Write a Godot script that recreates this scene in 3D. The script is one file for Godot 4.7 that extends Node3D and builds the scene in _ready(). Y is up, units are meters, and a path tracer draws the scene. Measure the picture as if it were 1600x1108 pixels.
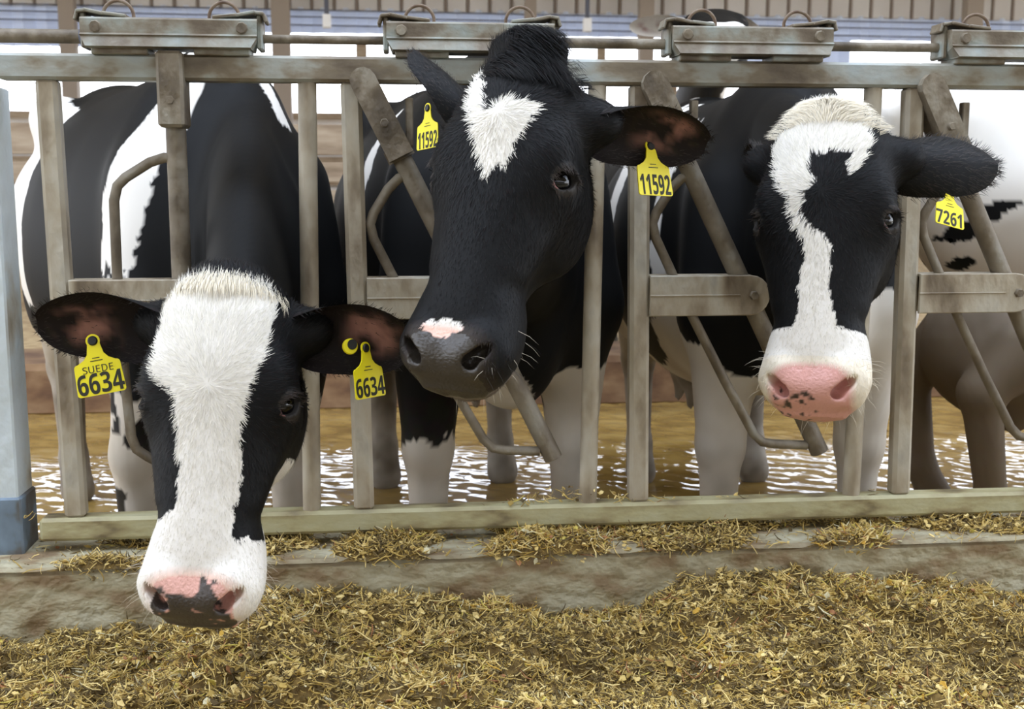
extends Node3D
# Three dairy cows with their heads through a headlock fence over a bunk of silage, in an open-sided barn.
# y up, metres; the fence stands in the plane z = 0, the camera is in front of it (z > 0).

const WHITE := Color(0.80, 0.76, 0.69)
const BLACK := Color(0.0065, 0.006, 0.006)
const PERIOD := 0.606            # spacing of the headlock cells
var rng := RandomNumberGenerator.new()
var M := {}
var taken := {}
var nz := FastNoiseLite.new()    # for coat outlines
var nz2 := FastNoiseLite.new()

# ------------------------------------------------------------------ fields
class Prim:
	var kind := 0                # 0 tapered capsule, 1 ellipsoid, 2 loft along local y
	var inv := Transform3D()
	var sc := 1.0
	var a := Vector3()
	var ab := Vector3()
	var il := 0.0
	var ra := 0.0
	var rb := 0.0
	var k := 0.03
	var sub := false
	var s0 := 0.0
	var s1 := 1.0
	var n := 2.2
	var egg := 0.0
	var w := PackedFloat32Array()
	var zt := PackedFloat32Array()
	var zb := PackedFloat32Array()

	func d(pw: Vector3) -> float:
		var p := inv * pw
		if kind == 0:
			var q := p - a
			var t := clampf(q.dot(ab) * il, 0.0, 1.0)
			return ((q - ab * t).length() - ra - (rb - ra) * t) * sc
		if kind == 1:
			var l := p.length()
			return (l - 1.0) * sc if l < 0.2 else (pw - a).length() * (1.0 - 1.0 / l)
		var s := clampf(p.y, s0, s1)
		var f := (s - s0) / (s1 - s0) * 63.0
		var i := mini(int(f), 62)
		f -= i
		var ww := lerpf(w[i], w[i + 1], f)
		var t1 := lerpf(zt[i], zt[i + 1], f)
		var b1 := lerpf(zb[i], zb[i + 1], f)
		var hh := (t1 - b1) * 0.5
		var zz := p.z - (t1 + b1) * 0.5
		ww *= 1.0 + egg * clampf(zz / hh, -1.2, 1.2)
		var q2 := pow(pow(absf(p.x) / ww, n) + pow(absf(zz) / hh, n), 1.0 / n)
		var lat := sqrt(p.x * p.x + zz * zz) * (1.0 - 1.0 / q2) if q2 > 0.25 else (q2 - 1.0) * minf(ww, hh)
		var ds := p.y - s
		if ds != 0.0:
			lat = sqrt(maxf(lat, 0.0) * maxf(lat, 0.0) + ds * ds) + minf(lat, 0.0) * 0.2
		return lat * sc

static func capsule(a: Vector3, b: Vector3, ra: float, rb: float, k := 0.03, frame := Transform3D(), sc := 1.0) -> Prim:
	var p := Prim.new()
	p.inv = frame.affine_inverse(); p.sc = sc
	p.a = a; p.ab = b - a; p.il = 1.0 / maxf((b - a).length_squared(), 1e-9)
	p.ra = ra; p.rb = rb; p.k = k
	return p

# a capsule flattened along `thin` (a unit vector in world space) by the factor f
static func flat_capsule(a: Vector3, b: Vector3, ra: float, rb: float, thin: Vector3, f: float, k := 0.03) -> Prim:
	var y := (b - a).normalized()
	var x := (thin - y * thin.dot(y)).normalized()
	var z := x.cross(y)
	var fr := Transform3D(Basis(x * f, y, z), a)
	return capsule(Vector3.ZERO, Vector3(0, (b - a).length(), 0), ra, rb, k, fr, (1.0 + f) * 0.5)

static func ellipsoid(c: Vector3, r: Vector3, k := 0.03, frame := Transform3D(), turn := Basis()) -> Prim:
	var p := Prim.new()
	p.kind = 1
	var b := turn * Basis(Vector3(r.x, 0, 0), Vector3(0, r.y, 0), Vector3(0, 0, r.z))
	var t := frame * Transform3D(b, c)
	p.inv = t.affine_inverse(); p.a = t.origin; p.k = k
	p.sc = minf(r.x, minf(r.y, r.z)) * frame.basis.x.length()
	return p

static func loft(st: Array, frame: Transform3D, sc: float, n: float, egg: float, k := 0.03) -> Prim:
	var p := Prim.new()
	p.kind = 2; p.inv = frame.affine_inverse(); p.sc = sc; p.n = n; p.egg = egg; p.k = k
	p.s0 = st[0][0]; p.s1 = st[st.size() - 1][0]
	for c in [1, 2, 3]:
		var out := PackedFloat32Array()
		for i in 64:
			var s: float = lerpf(p.s0, p.s1, i / 63.0)
			var j := 0
			while j < st.size() - 2 and s > st[j + 1][0]:
				j += 1
			var t: float = clampf((s - st[j][0]) / (st[j + 1][0] - st[j][0]), 0, 1)
			var y0: float = st[maxi(j - 1, 0)][c]
			var y3: float = st[mini(j + 2, st.size() - 1)][c]
			out.append(cubic_interpolate(st[j][c], st[j + 1][c], lerpf(st[j][c], y0, 0.6), lerpf(st[j + 1][c], y3, 0.6), t))
		if c == 1: p.w = out
		elif c == 2: p.zt = out
		else: p.zb = out
	return p

static func field(prims: Array, p: Vector3) -> float:
	var d := 1e3
	for q: Prim in prims:
		if not q.sub:
			var e := q.d(p)
			var h := maxf(q.k - absf(d - e), 0.0)
			d = minf(d, e) - h * h * 0.25 / q.k
		else:
			var e := -q.d(p)
			var h := maxf(q.k - absf(d - e), 0.0)
			d = maxf(d, e) + h * h * 0.25 / q.k
	return d

# Surface nets of a field on a grid of cells of h metres in `frame`, visiting only blocks of 4 x 4 x 4 cells near the surface.
# skip(cell centre in world) leaves cells out. Gives {v, n, f} in world space.
static func surface_nets(prims: Array, frame: Transform3D, lo: Vector3, size: Vector3, h: float, skip: Callable) -> Dictionary:
	var bx := int(ceil(size.x / h / 4.0)); var by := int(ceil(size.y / h / 4.0)); var bz := int(ceil(size.z / h / 4.0))
	var sx := bx * 4 + 1; var sy := by * 4 + 1; var sz := bz * 4 + 1
	var val := PackedFloat32Array(); val.resize(sx * sy * sz); val.fill(1e6)
	var vid := PackedInt32Array(); vid.resize(sx * sy * sz); vid.fill(-1)
	var verts := PackedVector3Array()
	var cells := PackedInt32Array()
	var hs := h * frame.basis.x.length()
	var R := hs * 3.4642
	var off := [0, 1, sx, sx + 1, sx * sy, sx * sy + 1, sx * sy + sx, sx * sy + sx + 1]
	var corner := [Vector3(0, 0, 0), Vector3(1, 0, 0), Vector3(0, 1, 0), Vector3(1, 1, 0), Vector3(0, 0, 1), Vector3(1, 0, 1), Vector3(0, 1, 1), Vector3(1, 1, 1)]
	var edges := [[0, 1], [2, 3], [4, 5], [6, 7], [0, 2], [1, 3], [4, 6], [5, 7], [0, 4], [1, 5], [2, 6], [3, 7]]
	for bk in bz:
		for bj in by:
			for bi in bx:
				var c := frame * (lo + Vector3(bi * 4 + 2, bj * 4 + 2, bk * 4 + 2) * h)
				var ds := []
				var dmin := 1e3
				var low := 1e3
				for q: Prim in prims:
					var e := q.d(c)
					ds.append(e)
					if not q.sub:
						dmin = minf(dmin, e)
						low = minf(low, e - q.k * 0.4)
				if low > R * 1.5:
					continue
				var act := []
				for i in prims.size():
					var q: Prim = prims[i]
					if q.sub and ds[i] < R * 1.4 + q.k or not q.sub and ds[i] < dmin + 2.6 * R + q.k:
						act.append(q)
				if absf(field(act, c)) > R * 1.5:
					continue
				for k in range(bk * 4, bk * 4 + 5):
					for j in range(bj * 4, bj * 4 + 5):
						for i in range(bi * 4, bi * 4 + 5):
							var at := i + sx * (j + sy * k)
							if val[at] > 1e5:
								val[at] = field(act, frame * (lo + Vector3(i, j, k) * h))
				for k in range(bk * 4, bk * 4 + 4):
					for j in range(bj * 4, bj * 4 + 4):
						for i in range(bi * 4, bi * 4 + 4):
							var at := i + sx * (j + sy * k)
							var neg := 0
							for o in 8:
								if val[at + off[o]] < 0.0:
									neg += 1
							if neg == 0 or neg == 8:
								continue
							if skip.call(frame * (lo + Vector3(i + 0.5, j + 0.5, k + 0.5) * h)):
								continue
							var sum := Vector3()
							var cnt := 0
							for e in edges:
								var v0 := val[at + off[e[0]]]
								var v1 := val[at + off[e[1]]]
								if (v0 < 0.0) != (v1 < 0.0):
									sum += (corner[e[0]] as Vector3).lerp(corner[e[1]], v0 / (v0 - v1))
									cnt += 1
							vid[at] = verts.size()
							cells.append(at)
							verts.append(frame * (lo + (Vector3(i, j, k) + sum / cnt) * h))
	var f := PackedInt32Array()
	var flip := frame.basis.determinant() < 0.0
	for at in cells:
		for ax in 3:
			var o1: int = [1, sx, sx * sy][ax]
			var u: int = [sx, sx * sy, 1][ax]
			var w: int = [sx * sy, 1, sx][ax]
			if val[at + o1] > 1e5 or at - u - w < 0:
				continue
			var in0 := val[at] < 0.0
			if in0 == (val[at + o1] < 0.0):
				continue
			var a := vid[at]; var b := vid[at - u]; var c := vid[at - u - w]; var d := vid[at - w]
			if a < 0 or b < 0 or c < 0 or d < 0:
				continue
			if in0 != flip:
				f.append_array([a, d, c, a, c, b])
			else:
				f.append_array([a, b, c, a, c, d])
	var nrm := PackedVector3Array(); nrm.resize(verts.size())
	for t in range(0, f.size(), 3):
		var g := (verts[f[t + 2]] - verts[f[t]]).cross(verts[f[t + 1]] - verts[f[t]])
		for e in 3:
			nrm[f[t + e]] += g
	for i in nrm.size():
		nrm[i] = nrm[i].normalized()
	return {"v": verts, "n": nrm, "f": f}

# ------------------------------------------------------------------ scene tree helpers
func numbered(called: String) -> String:
	var n: int = taken.get(called, 0)
	taken[called] = n + 1
	return called if n == 0 else "%s_%03d" % [called, n]

func tag(o: Node3D, label: String, category: String, group := "", kind := "") -> Node3D:
	if label: o.set_meta("label", label)
	if category: o.set_meta("category", category)
	if group: o.set_meta("group", group)
	if kind: o.set_meta("kind", kind)
	return o

func thing(called: String, at: Vector3, label: String, category: String, group := "") -> Node3D:
	var o := Node3D.new()
	o.name = numbered(called)
	add_child(o)
	o.position = at
	return tag(o, label, category, group)

func obj(called: String, mesh: Mesh, m: Material, parent: Node3D = self, label := "") -> MeshInstance3D:
	var o := MeshInstance3D.new()
	o.name = numbered(called) if parent == self else called
	o.mesh = mesh
	if m: o.material_override = m
	parent.add_child(o, true)
	if label: o.set_meta("label", label)
	return o

func struct(called: String, mesh: Mesh, m: Material, label: String, category := "") -> MeshInstance3D:
	var o := obj(called, mesh, m)
	tag(o, label, category, "", "structure")
	return o

# ------------------------------------------------------------------ mesh helpers
class MB:
	var st := SurfaceTool.new()
	var sg := 0
	func _init():
		st.begin(Mesh.PRIMITIVE_TRIANGLES)
	func tri(a: Vector3, b: Vector3, c: Vector3, group := 4294967295):
		st.set_smooth_group(group)
		st.add_vertex(a); st.add_vertex(b); st.add_vertex(c)
	func quad(a: Vector3, b: Vector3, c: Vector3, d: Vector3, group := 4294967295):  # clockwise seen from the front
		tri(a, b, c, group); tri(a, c, d, group)
	func box(c: Vector3, s: Vector3, bas := Basis(), bev := 0.004) -> MB:
		var h := s * 0.5
		bev = minf(bev, minf(h.x, minf(h.y, h.z)) * 0.6)
		var hi := h - Vector3.ONE * bev
		var V := func(sx, sy, sz, ax) -> Vector3:
			var q := Vector3(sx * hi.x, sy * hi.y, sz * hi.z)
			q[ax] = [sx, sy, sz][ax] * h[ax]
			return c + bas * q
		for ax in 3:
			for s1 in [-1, 1]:
				var P := func(u, v):
					var sgn := [0, 0, 0]
					sgn[ax] = s1; sgn[(ax + 1) % 3] = u; sgn[(ax + 2) % 3] = v
					return V.call(sgn[0], sgn[1], sgn[2], ax)
				if s1 > 0: quad(P.call(-1, -1), P.call(-1, 1), P.call(1, 1), P.call(1, -1))
				else: quad(P.call(-1, -1), P.call(1, -1), P.call(1, 1), P.call(-1, 1))
		for ax in 3:                       # edges along ax
			var b := (ax + 1) % 3
			var d := (ax + 2) % 3
			for s1 in [-1, 1]:
				for s2 in [-1, 1]:
					var E := func(t, face):
						var sgn := [0, 0, 0]
						sgn[ax] = t; sgn[b] = s1; sgn[d] = s2
						return V.call(sgn[0], sgn[1], sgn[2], face)
					if s1 * s2 > 0: quad(E.call(-1, b), E.call(-1, d), E.call(1, d), E.call(1, b))
					else: quad(E.call(-1, b), E.call(1, b), E.call(1, d), E.call(-1, d))
		for sx in [-1, 1]:
			for sy in [-1, 1]:
				for sz in [-1, 1]:
					var a1 = V.call(sx, sy, sz, 0); var a2 = V.call(sx, sy, sz, 1); var a3 = V.call(sx, sy, sz, 2)
					if sx * sy * sz > 0: tri(a1, a3, a2)
					else: tri(a1, a2, a3)
		return self
	func tube(pts: Array, rad, sides := 12, caps := true) -> MB:
		sg += 1
		var n := pts.size()
		var rings := []
		var t0: Vector3 = (pts[1] - pts[0]).normalized()
		var u := t0.cross(Vector3(0.31, 0.2, 0.93)).normalized()
		for i in n:
			var t: Vector3 = ((pts[mini(i + 1, n - 1)] - pts[i]).normalized() + (pts[i] - pts[maxi(i - 1, 0)]).normalized()).normalized()
			u = (u - t * u.dot(t)).normalized()
			var w := t.cross(u)
			var r: float = rad[i] if rad is Array else rad
			var ring := []
			for k in sides:
				var a := TAU * k / sides
				ring.append(pts[i] + (u * cos(a) + w * sin(a)) * r)
			rings.append(ring)
		for i in n - 1:
			for k in sides:
				var k1 := (k + 1) % sides
				quad(rings[i][k], rings[i + 1][k], rings[i + 1][k1], rings[i][k1], sg)
		if caps:
			for k in range(1, sides - 1):
				tri(rings[0][0], rings[0][k], rings[0][k + 1])
				tri(rings[n - 1][0], rings[n - 1][k + 1], rings[n - 1][k])
		return self
	# polygon (counter-clockwise, xy) extruded along +z by depth, with a small bevel on the front edge, placed by t
	func prism(poly: PackedVector2Array, depth: float, t := Transform3D(), bev := 0.0) -> MB:
		var front := poly
		if bev > 0.0:
			var o := Geometry2D.offset_polygon(poly, -bev)
			if o.size() == 1 and o[0].size() == poly.size():
				# keep the corner order of the outline
				var best := 0
				for i in poly.size():
					if o[0][i].distance_to(poly[0]) < o[0][best].distance_to(poly[0]): best = i
				front = PackedVector2Array()
				for i in poly.size(): front.append(o[0][(best + i) % poly.size()])
		var idx := Geometry2D.triangulate_polygon(poly)
		var fi := Geometry2D.triangulate_polygon(front)
		var v3 := func(p: Vector2, z: float): return t * Vector3(p.x, p.y, z)
		for i in range(0, fi.size(), 3):
			face([v3.call(front[fi[i]], depth), v3.call(front[fi[i + 1]], depth), v3.call(front[fi[i + 2]], depth)], t.basis.z)
		for i in range(0, idx.size(), 3):
			face([v3.call(poly[idx[i]], 0.0), v3.call(poly[idx[i + 1]], 0.0), v3.call(poly[idx[i + 2]], 0.0)], -t.basis.z)
		var n := poly.size()
		for i in n:
			var j := (i + 1) % n
			var nn := poly[j] - poly[i]
			var outn := t.basis * Vector3(nn.y, -nn.x, 0)
			var zm := depth - bev if front != poly else depth
			face([v3.call(poly[i], 0.0), v3.call(poly[j], 0.0), v3.call(poly[j], zm)], outn)
			face([v3.call(poly[i], 0.0), v3.call(poly[j], zm), v3.call(poly[i], zm)], outn)
			if front != poly:
				face([v3.call(poly[i], zm), v3.call(poly[j], zm), v3.call(front[j], depth)], outn)
				face([v3.call(poly[i], zm), v3.call(front[j], depth), v3.call(front[i], depth)], outn)
		return self
	func face(p: Array, outward: Vector3):
		var g: Vector3 = (p[2] - p[0]).cross(p[1] - p[0])
		if g.dot(outward) < 0: tri(p[0], p[2], p[1])
		else: tri(p[0], p[1], p[2])
	func mesh() -> ArrayMesh:
		st.generate_normals()
		return st.commit()

func arrays_mesh(v: PackedVector3Array, n: PackedVector3Array, f: PackedInt32Array, c := PackedColorArray(), into: ArrayMesh = null) -> ArrayMesh:
	var a := []
	a.resize(Mesh.ARRAY_MAX)
	a[Mesh.ARRAY_VERTEX] = v; a[Mesh.ARRAY_NORMAL] = n; a[Mesh.ARRAY_INDEX] = f
	if c.size(): a[Mesh.ARRAY_COLOR] = c
	var am := into if into else ArrayMesh.new()
	am.add_surface_from_arrays(Mesh.PRIMITIVE_TRIANGLES, a)
	return am

func poly(a: Array) -> PackedVector2Array:
	var p := PackedVector2Array()
	for i in range(0, a.size(), 2):
		p.append(Vector2(a[i], a[i + 1]))
	return p

# ------------------------------------------------------------------ materials
func noise_tex(seed_: int, freq: float, stops: Array, oct := 5, size := 512, warp := 0.0, type := FastNoiseLite.TYPE_SIMPLEX_SMOOTH) -> NoiseTexture2D:
	var n := FastNoiseLite.new()
	n.seed = seed_; n.frequency = freq; n.noise_type = type
	n.fractal_octaves = oct
	if warp > 0:
		n.domain_warp_enabled = true; n.domain_warp_amplitude = warp; n.domain_warp_frequency = freq
	var t := NoiseTexture2D.new()
	t.width = size; t.height = size; t.seamless = true; t.noise = n
	if stops.size():
		var g := Gradient.new()
		var off := PackedFloat32Array(); var col := PackedColorArray()
		for s in stops:
			off.append(s[0]); col.append(s[1])
		g.offsets = off; g.colors = col
		t.color_ramp = g
	return t

func bump_tex(seed_: int, freq: float, strength: float, oct := 4, size := 512) -> NoiseTexture2D:
	var t := noise_tex(seed_, freq, [], oct, size)
	t.as_normal_map = true; t.bump_strength = strength
	return t

func mat(called: String, color: Color, rough := 0.8, metal := 0.0) -> StandardMaterial3D:
	var m := StandardMaterial3D.new()
	m.resource_name = called
	m.albedo_color = color; m.roughness = rough; m.metallic = metal
	M[called] = m
	return m

func tex_mat(called: String, tex: Texture2D, scale: Vector3, rough: float, bump: Texture2D = null, bscale := 1.0) -> StandardMaterial3D:
	var m := mat(called, Color.WHITE, rough)
	m.albedo_texture = tex
	m.uv1_triplanar = true; m.uv1_world_triplanar = true; m.uv1_scale = scale
	if bump:
		m.normal_enabled = true; m.normal_texture = bump; m.normal_scale = bscale
	return m

func c8(r: int, g: int, b: int) -> Color:
	return Color8(r, g, b)

func materials():
	var grain := bump_tex(5, 0.03, 5.0, 5)
	tex_mat("rail_paint", noise_tex(11, 0.006, [[0.0, c8(92, 80, 64)], [0.3, c8(124, 112, 92)], [0.42, c8(150, 148, 136)], [0.62, c8(160, 166, 162)], [1.0, c8(150, 163, 168)]], 6), Vector3(1.1, 2.2, 2.2), 0.5, grain, 0.25)
	tex_mat("post_metal", noise_tex(12, 0.006, [[0.0, c8(92, 78, 60)], [0.3, c8(138, 124, 102)], [0.5, c8(166, 154, 132)], [0.75, c8(178, 170, 152)], [1.0, c8(150, 144, 130)]], 6), Vector3(2.2, 1.0, 2.2), 0.5, grain, 0.25)
	tex_mat("dirty_steel", noise_tex(13, 0.009, [[0.0, c8(70, 60, 46)], [0.38, c8(104, 92, 74)], [0.6, c8(132, 122, 104)], [1.0, c8(150, 146, 134)]], 6), Vector3(2.0, 1.4, 2.0), 0.6, grain, 0.5)
	tex_mat("box_steel", noise_tex(14, 0.007, [[0.0, c8(76, 62, 46)], [0.36, c8(108, 96, 78)], [0.52, c8(126, 118, 102)], [0.68, c8(138, 138, 126)], [1.0, c8(142, 152, 148)]], 6), Vector3(2.4, 3.0, 2.4), 0.55, grain, 0.3)
	tex_mat("bottom_rail_paint", noise_tex(15, 0.008, [[0.0, c8(84, 70, 48)], [0.33, c8(150, 138, 100)], [0.55, c8(172, 164, 124)], [1.0, c8(180, 176, 142)]], 6), Vector3(1.2, 3.0, 3.0), 0.55, grain, 0.3)
	tex_mat("blue_post", noise_tex(16, 0.006, [[0.0, c8(120, 104, 80)], [0.28, c8(178, 172, 156)], [0.5, c8(200, 208, 208)], [1.0, c8(206, 216, 220)]], 6), Vector3(1.6, 1.0, 1.6), 0.5, grain, 0.25)
	tex_mat("base_blue", noise_tex(26, 0.012, [[0.0, c8(66, 56, 44)], [0.45, c8(92, 92, 90)], [0.6, c8(104, 118, 130)], [1.0, c8(122, 140, 156)]], 5, 256), Vector3(2.5, 2.0, 2.5), 0.6)
	tex_mat("rust_wire", noise_tex(17, 0.02, [[0.0, c8(64, 44, 30)], [0.5, c8(112, 92, 72)], [1.0, c8(134, 124, 108)]], 4, 256), Vector3(6, 6, 6), 0.6)
	var cb := bump_tex(8, 0.02, 9.0, 6)
	tex_mat("concrete", noise_tex(18, 0.006, [[0.0, c8(120, 96, 68)], [0.3, c8(138, 118, 88)], [0.48, c8(158, 146, 116)], [0.7, c8(174, 166, 138)], [1.0, c8(186, 180, 156)]], 7, 1024, 20.0), Vector3(1.0, 1.6, 1.6), 0.85, cb, 1.0)
	tex_mat("silage_ground", noise_tex(19, 0.03, [[0.0, c8(66, 50, 24)], [0.5, c8(108, 86, 42)], [1.0, c8(150, 122, 62)]], 5), Vector3(3, 3, 3), 0.95, cb, 2.0)
	var wet := tex_mat("wet_floor", noise_tex(20, 0.008, [[0.0, c8(124, 98, 50)], [0.5, c8(164, 134, 72)], [1.0, c8(184, 156, 96)]], 5), Vector3(0.7, 0.8, 1.0), 0.04)
	wet.metallic_specular = 0.7
	tex_mat("rear_curb_mud", noise_tex(21, 0.01, [[0.0, c8(84, 58, 40)], [0.5, c8(122, 92, 64)], [1.0, c8(150, 122, 90)]], 5), Vector3(0.7, 1.4, 0.7), 0.9)
	tex_mat("bedding_sand", noise_tex(22, 0.02, [[0.0, c8(150, 122, 84)], [1.0, c8(206, 184, 140)]], 5), Vector3(0.7, 0.7, 0.7), 0.95)
	tex_mat("plank_wood", noise_tex(23, 0.012, [[0.0, c8(122, 104, 84)], [0.5, c8(156, 138, 116)], [1.0, c8(178, 162, 140)]], 4), Vector3(0.3, 1.6, 0.3), 0.85)
	tex_mat("wall_steel", noise_tex(24, 0.01, [[0.0, c8(188, 182, 176)], [1.0, c8(206, 202, 198)]], 3, 256), Vector3(0.3, 0.3, 0.3), 0.6)
	mat("rib_edge", c8(126, 112, 100), 0.6)
	var cur := mat("curtain_fabric", c8(206, 210, 216), 0.7)
	cur.backlight_enabled = true; cur.backlight = Color(0.7, 0.74, 0.82)
	mat("cable_dark", c8(84, 86, 98), 0.6)
	mat("column_tan", c8(150, 138, 126), 0.8)
	mat("roof_white", c8(206, 204, 198), 0.7)
	mat("box_white", c8(240, 240, 240), 0.6)
	mat("tag_yellow", c8(238, 222, 20), 0.5)
	mat("tag_ink", c8(42, 40, 26), 0.7)
	mat("button_black", c8(22, 22, 20), 0.5)
	var e := mat("eye_dark", Color(0.02, 0.015, 0.013), 0.04)
	e.metallic_specular = 0.45
	var coat := mat("coat", Color.WHITE, 0.62)
	coat.vertex_color_use_as_albedo = true
	coat.metallic_specular = 0.29
	var skin := mat("nose_skin", Color.WHITE, 0.42)
	skin.vertex_color_use_as_albedo = true
	skin.normal_enabled = true; skin.normal_texture = bump_tex(31, 0.06, 6.0, 2, 256); skin.normal_scale = 0.5
	skin.uv1_triplanar = true; skin.uv1_scale = Vector3(9, 9, 9)
	var hair := mat("hair", Color.WHITE, 0.6)
	hair.vertex_color_use_as_albedo = true
	hair.metallic_specular = 0.29
	hair.cull_mode = BaseMaterial3D.CULL_DISABLED
	var chip := mat("chip", Color.WHITE, 0.8)
	chip.vertex_color_use_as_albedo = true
	chip.cull_mode = BaseMaterial3D.CULL_DISABLED

# ------------------------------------------------------------------ start
func _ready():
	rng.seed = 7
	nz.seed = 3; nz.frequency = 9.0; nz.fractal_octaves = 3
	nz2.seed = 5; nz2.frequency = 45.0; nz2.fractal_octaves = 2
	# camera
	var cam := Camera3D.new()
	cam.name = "camera"
	cam.fov = 34.22; cam.near = 0.05; cam.far = 200.0
	add_child(cam)
	var lens := CameraAttributesPhysical.new()
	lens.frustum_focal_length = 38.98; lens.frustum_focus_distance = 2.05; lens.exposure_aperture = 7.0
	cam.attributes = lens
	cam.fov = 34.22
	cam.position = Vector3(0, 1.09, 2.46)
	cam.rotation = Vector3(deg_to_rad(-8.06), deg_to_rad(-5.86), 0)
	# sky
	var we := WorldEnvironment.new()
	we.name = "environment"
	var env := Environment.new()
	var sky := Sky.new()
	var sm := ProceduralSkyMaterial.new()
	sm.sky_top_color = c8(214, 226, 246); sm.sky_horizon_color = c8(246, 248, 252); sm.sky_energy_multiplier = 1.0
	sm.ground_bottom_color = c8(150, 146, 136); sm.ground_horizon_color = c8(205, 205, 200); sm.ground_energy_multiplier = 0.9
	sky.sky_material = sm
	env.sky = sky
	env.background_mode = Environment.BG_SKY
	env.tonemap_mode = Environment.TONE_MAPPER_LINEAR
	env.tonemap_exposure = 6.3
	env.sdfgi_enabled = true; env.ssao_enabled = true; env.ssil_enabled = true
	we.environment = env
	add_child(we)
	materials()
	barn()
	ground_and_feed()
	fence()
	cows()

# ------------------------------------------------------------------ the barn
func barn():
	# ceiling: two slopes with an open ridge above the feed alley
	var mb := MB.new()
	var slope := func(y0, z0, y1, z1):
		var c := Vector3(1, (y0 + y1) * 0.5, (z0 + z1) * 0.5)
		var l := Vector2(z1 - z0, y1 - y0).length()
		mb.box(c, Vector3(40, 0.08, l), Basis(Vector3.RIGHT, atan2(-(y1 - y0), z1 - z0)), 0.01)
	slope.call(3.95, -15.0, 6.3, -1.2)
	slope.call(6.3, 3.4, 4.2, 12.0)
	struct("ceiling", mb.mesh(), M.roof_white, "pale steel roof slopes with an open ridge above the feed alley")
	struct("wall_front", MB.new().box(Vector3(1, 1.65, 12.0), Vector3(40, 3.5, 0.12)).mesh(), M.wall_steel, "pale steel wall on the near side of the barn, open above")
	# back wall: upper band of ribbed steel, a translucent curtain below it, then an opening over a low wall
	var zb := -14.0
	var yb := 3.62
	var wall := struct("wall_back", MB.new().box(Vector3(1, 3.9, zb - 0.06), Vector3(40, 0.7, 0.06)).mesh(), M.wall_steel, "beige ribbed steel band along the top of the far wall")
	var panel := MB.new().box(Vector3.ZERO, Vector3(0.262, 0.86, 0.03), Basis(), 0.008).mesh()
	var rib := MB.new().prism(poly([-0.02, 0, 0.02, 0, 0.012, 0.03, -0.012, 0.03]), 0.86, Transform3D(Basis(Vector3(1, 0, 0), Vector3(0, 0, 1), Vector3(0, -1, 0)), Vector3(0, 0.43, 0))).mesh()
	for i in 62:
		var x := -6.4 + i * 0.305
		obj("panel", panel, M.wall_steel, wall).position = Vector3(x, yb + 0.36, zb)
		obj("rib", rib, M.rib_edge, wall).position = Vector3(x + 0.1525, yb + 0.36, zb)
	# curtain: one hanging sheet gathered in shallow folds
	var cb := MB.new()
	for i in 124:
		var x0 := -6.4 + i * 0.1525
		var a := 0.03 if i % 2 == 0 else -0.03
		var b := -a
		cb.quad(Vector3(x0, 3.24, zb + a), Vector3(x0, yb - 0.04, zb + a), Vector3(x0 + 0.1525, yb - 0.04, zb + b), Vector3(x0 + 0.1525, 3.24, zb + b))
		cb.quad(Vector3(x0, 3.24, zb + a - 0.01), Vector3(x0 + 0.1525, 3.24, zb + b - 0.01), Vector3(x0 + 0.1525, yb - 0.04, zb + b - 0.01), Vector3(x0, yb - 0.04, zb + a - 0.01))
	for part in [[-7.0, -1.9, 3.02], [4.75, 6.7, 2.9]]:
		var n := int((part[1] - part[0]) / 0.1525)
		for i in n:
			var x0: float = part[0] + i * 0.1525
			var a := 0.03 if i % 2 == 0 else -0.03
			cb.quad(Vector3(x0, part[2], zb + a), Vector3(x0, 3.25, zb + a), Vector3(x0 + 0.1525, 3.25, zb - a), Vector3(x0 + 0.1525, part[2], zb - a))
			cb.quad(Vector3(x0, part[2], zb + a - 0.01), Vector3(x0 + 0.1525, part[2], zb - a - 0.01), Vector3(x0 + 0.1525, 3.25, zb - a - 0.01), Vector3(x0, 3.25, zb + a - 0.01))
	tag(obj("side_curtain", cb.mesh(), M.curtain_fabric), "pale bluish curtain hanging below the ribbed band of the far wall", "curtain")
	var cables := MB.new()
	for y in [yb - 0.06, yb - 0.15, yb - 0.26]:
		cables.tube([Vector3(-7, y, zb + 0.12), Vector3(13, y - 0.1, zb + 0.12)], 0.010, 6)
	tag(obj("curtain_cables", cables.mesh(), M.cable_dark), "three thin dark cables running along the far curtain", "cable")
	# the low wall below the opening
	var low := struct("wall_back", MB.new().box(Vector3(1, 1.05, zb - 0.1), Vector3(40, 2.1, 0.12)).mesh(), M.wall_steel, "low pale wall below the bright opening at the far side")
	for i in 5:
		var y := 2.12 - i * 0.3
		obj("plank", MB.new().box(Vector3(3, y, zb + 0.06), Vector3(26, 0.09, 0.04)).mesh(), M.plank_wood, low)
	# end walls and the eave side are open; columns along the far wall and down the stalls
	for c in [[-4.2, 0.2], [-1.45, 0.24], [1.9, 0.15], [3.5, 0.2], [8.2, 0.24]]:
		struct("column", MB.new().box(Vector3(c[0], 2.1, zb + 0.4), Vector3(c[1], 4.2, 0.18)).mesh(), M.column_tan, "tan post rising to the roof along the far wall")
	for c in [[-0.4, 2.2, 0.5], [0.35, 2.4, 0.09], [2.95, 2.35, 0.4], [4.0, 2.4, 0.3], [-3.2, 2.5, 0.3]]:
		obj("upright", MB.new().box(Vector3(c[0], 2.7, zb + 0.02), Vector3(c[2] * 0.3, 1.0, 0.06)).mesh(), M.plank_wood, low)
	obj("rail_board", MB.new().box(Vector3(3, 2.62, zb + 0.06), Vector3(26, 0.07, 0.04)).mesh(), M.plank_wood, low)
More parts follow.
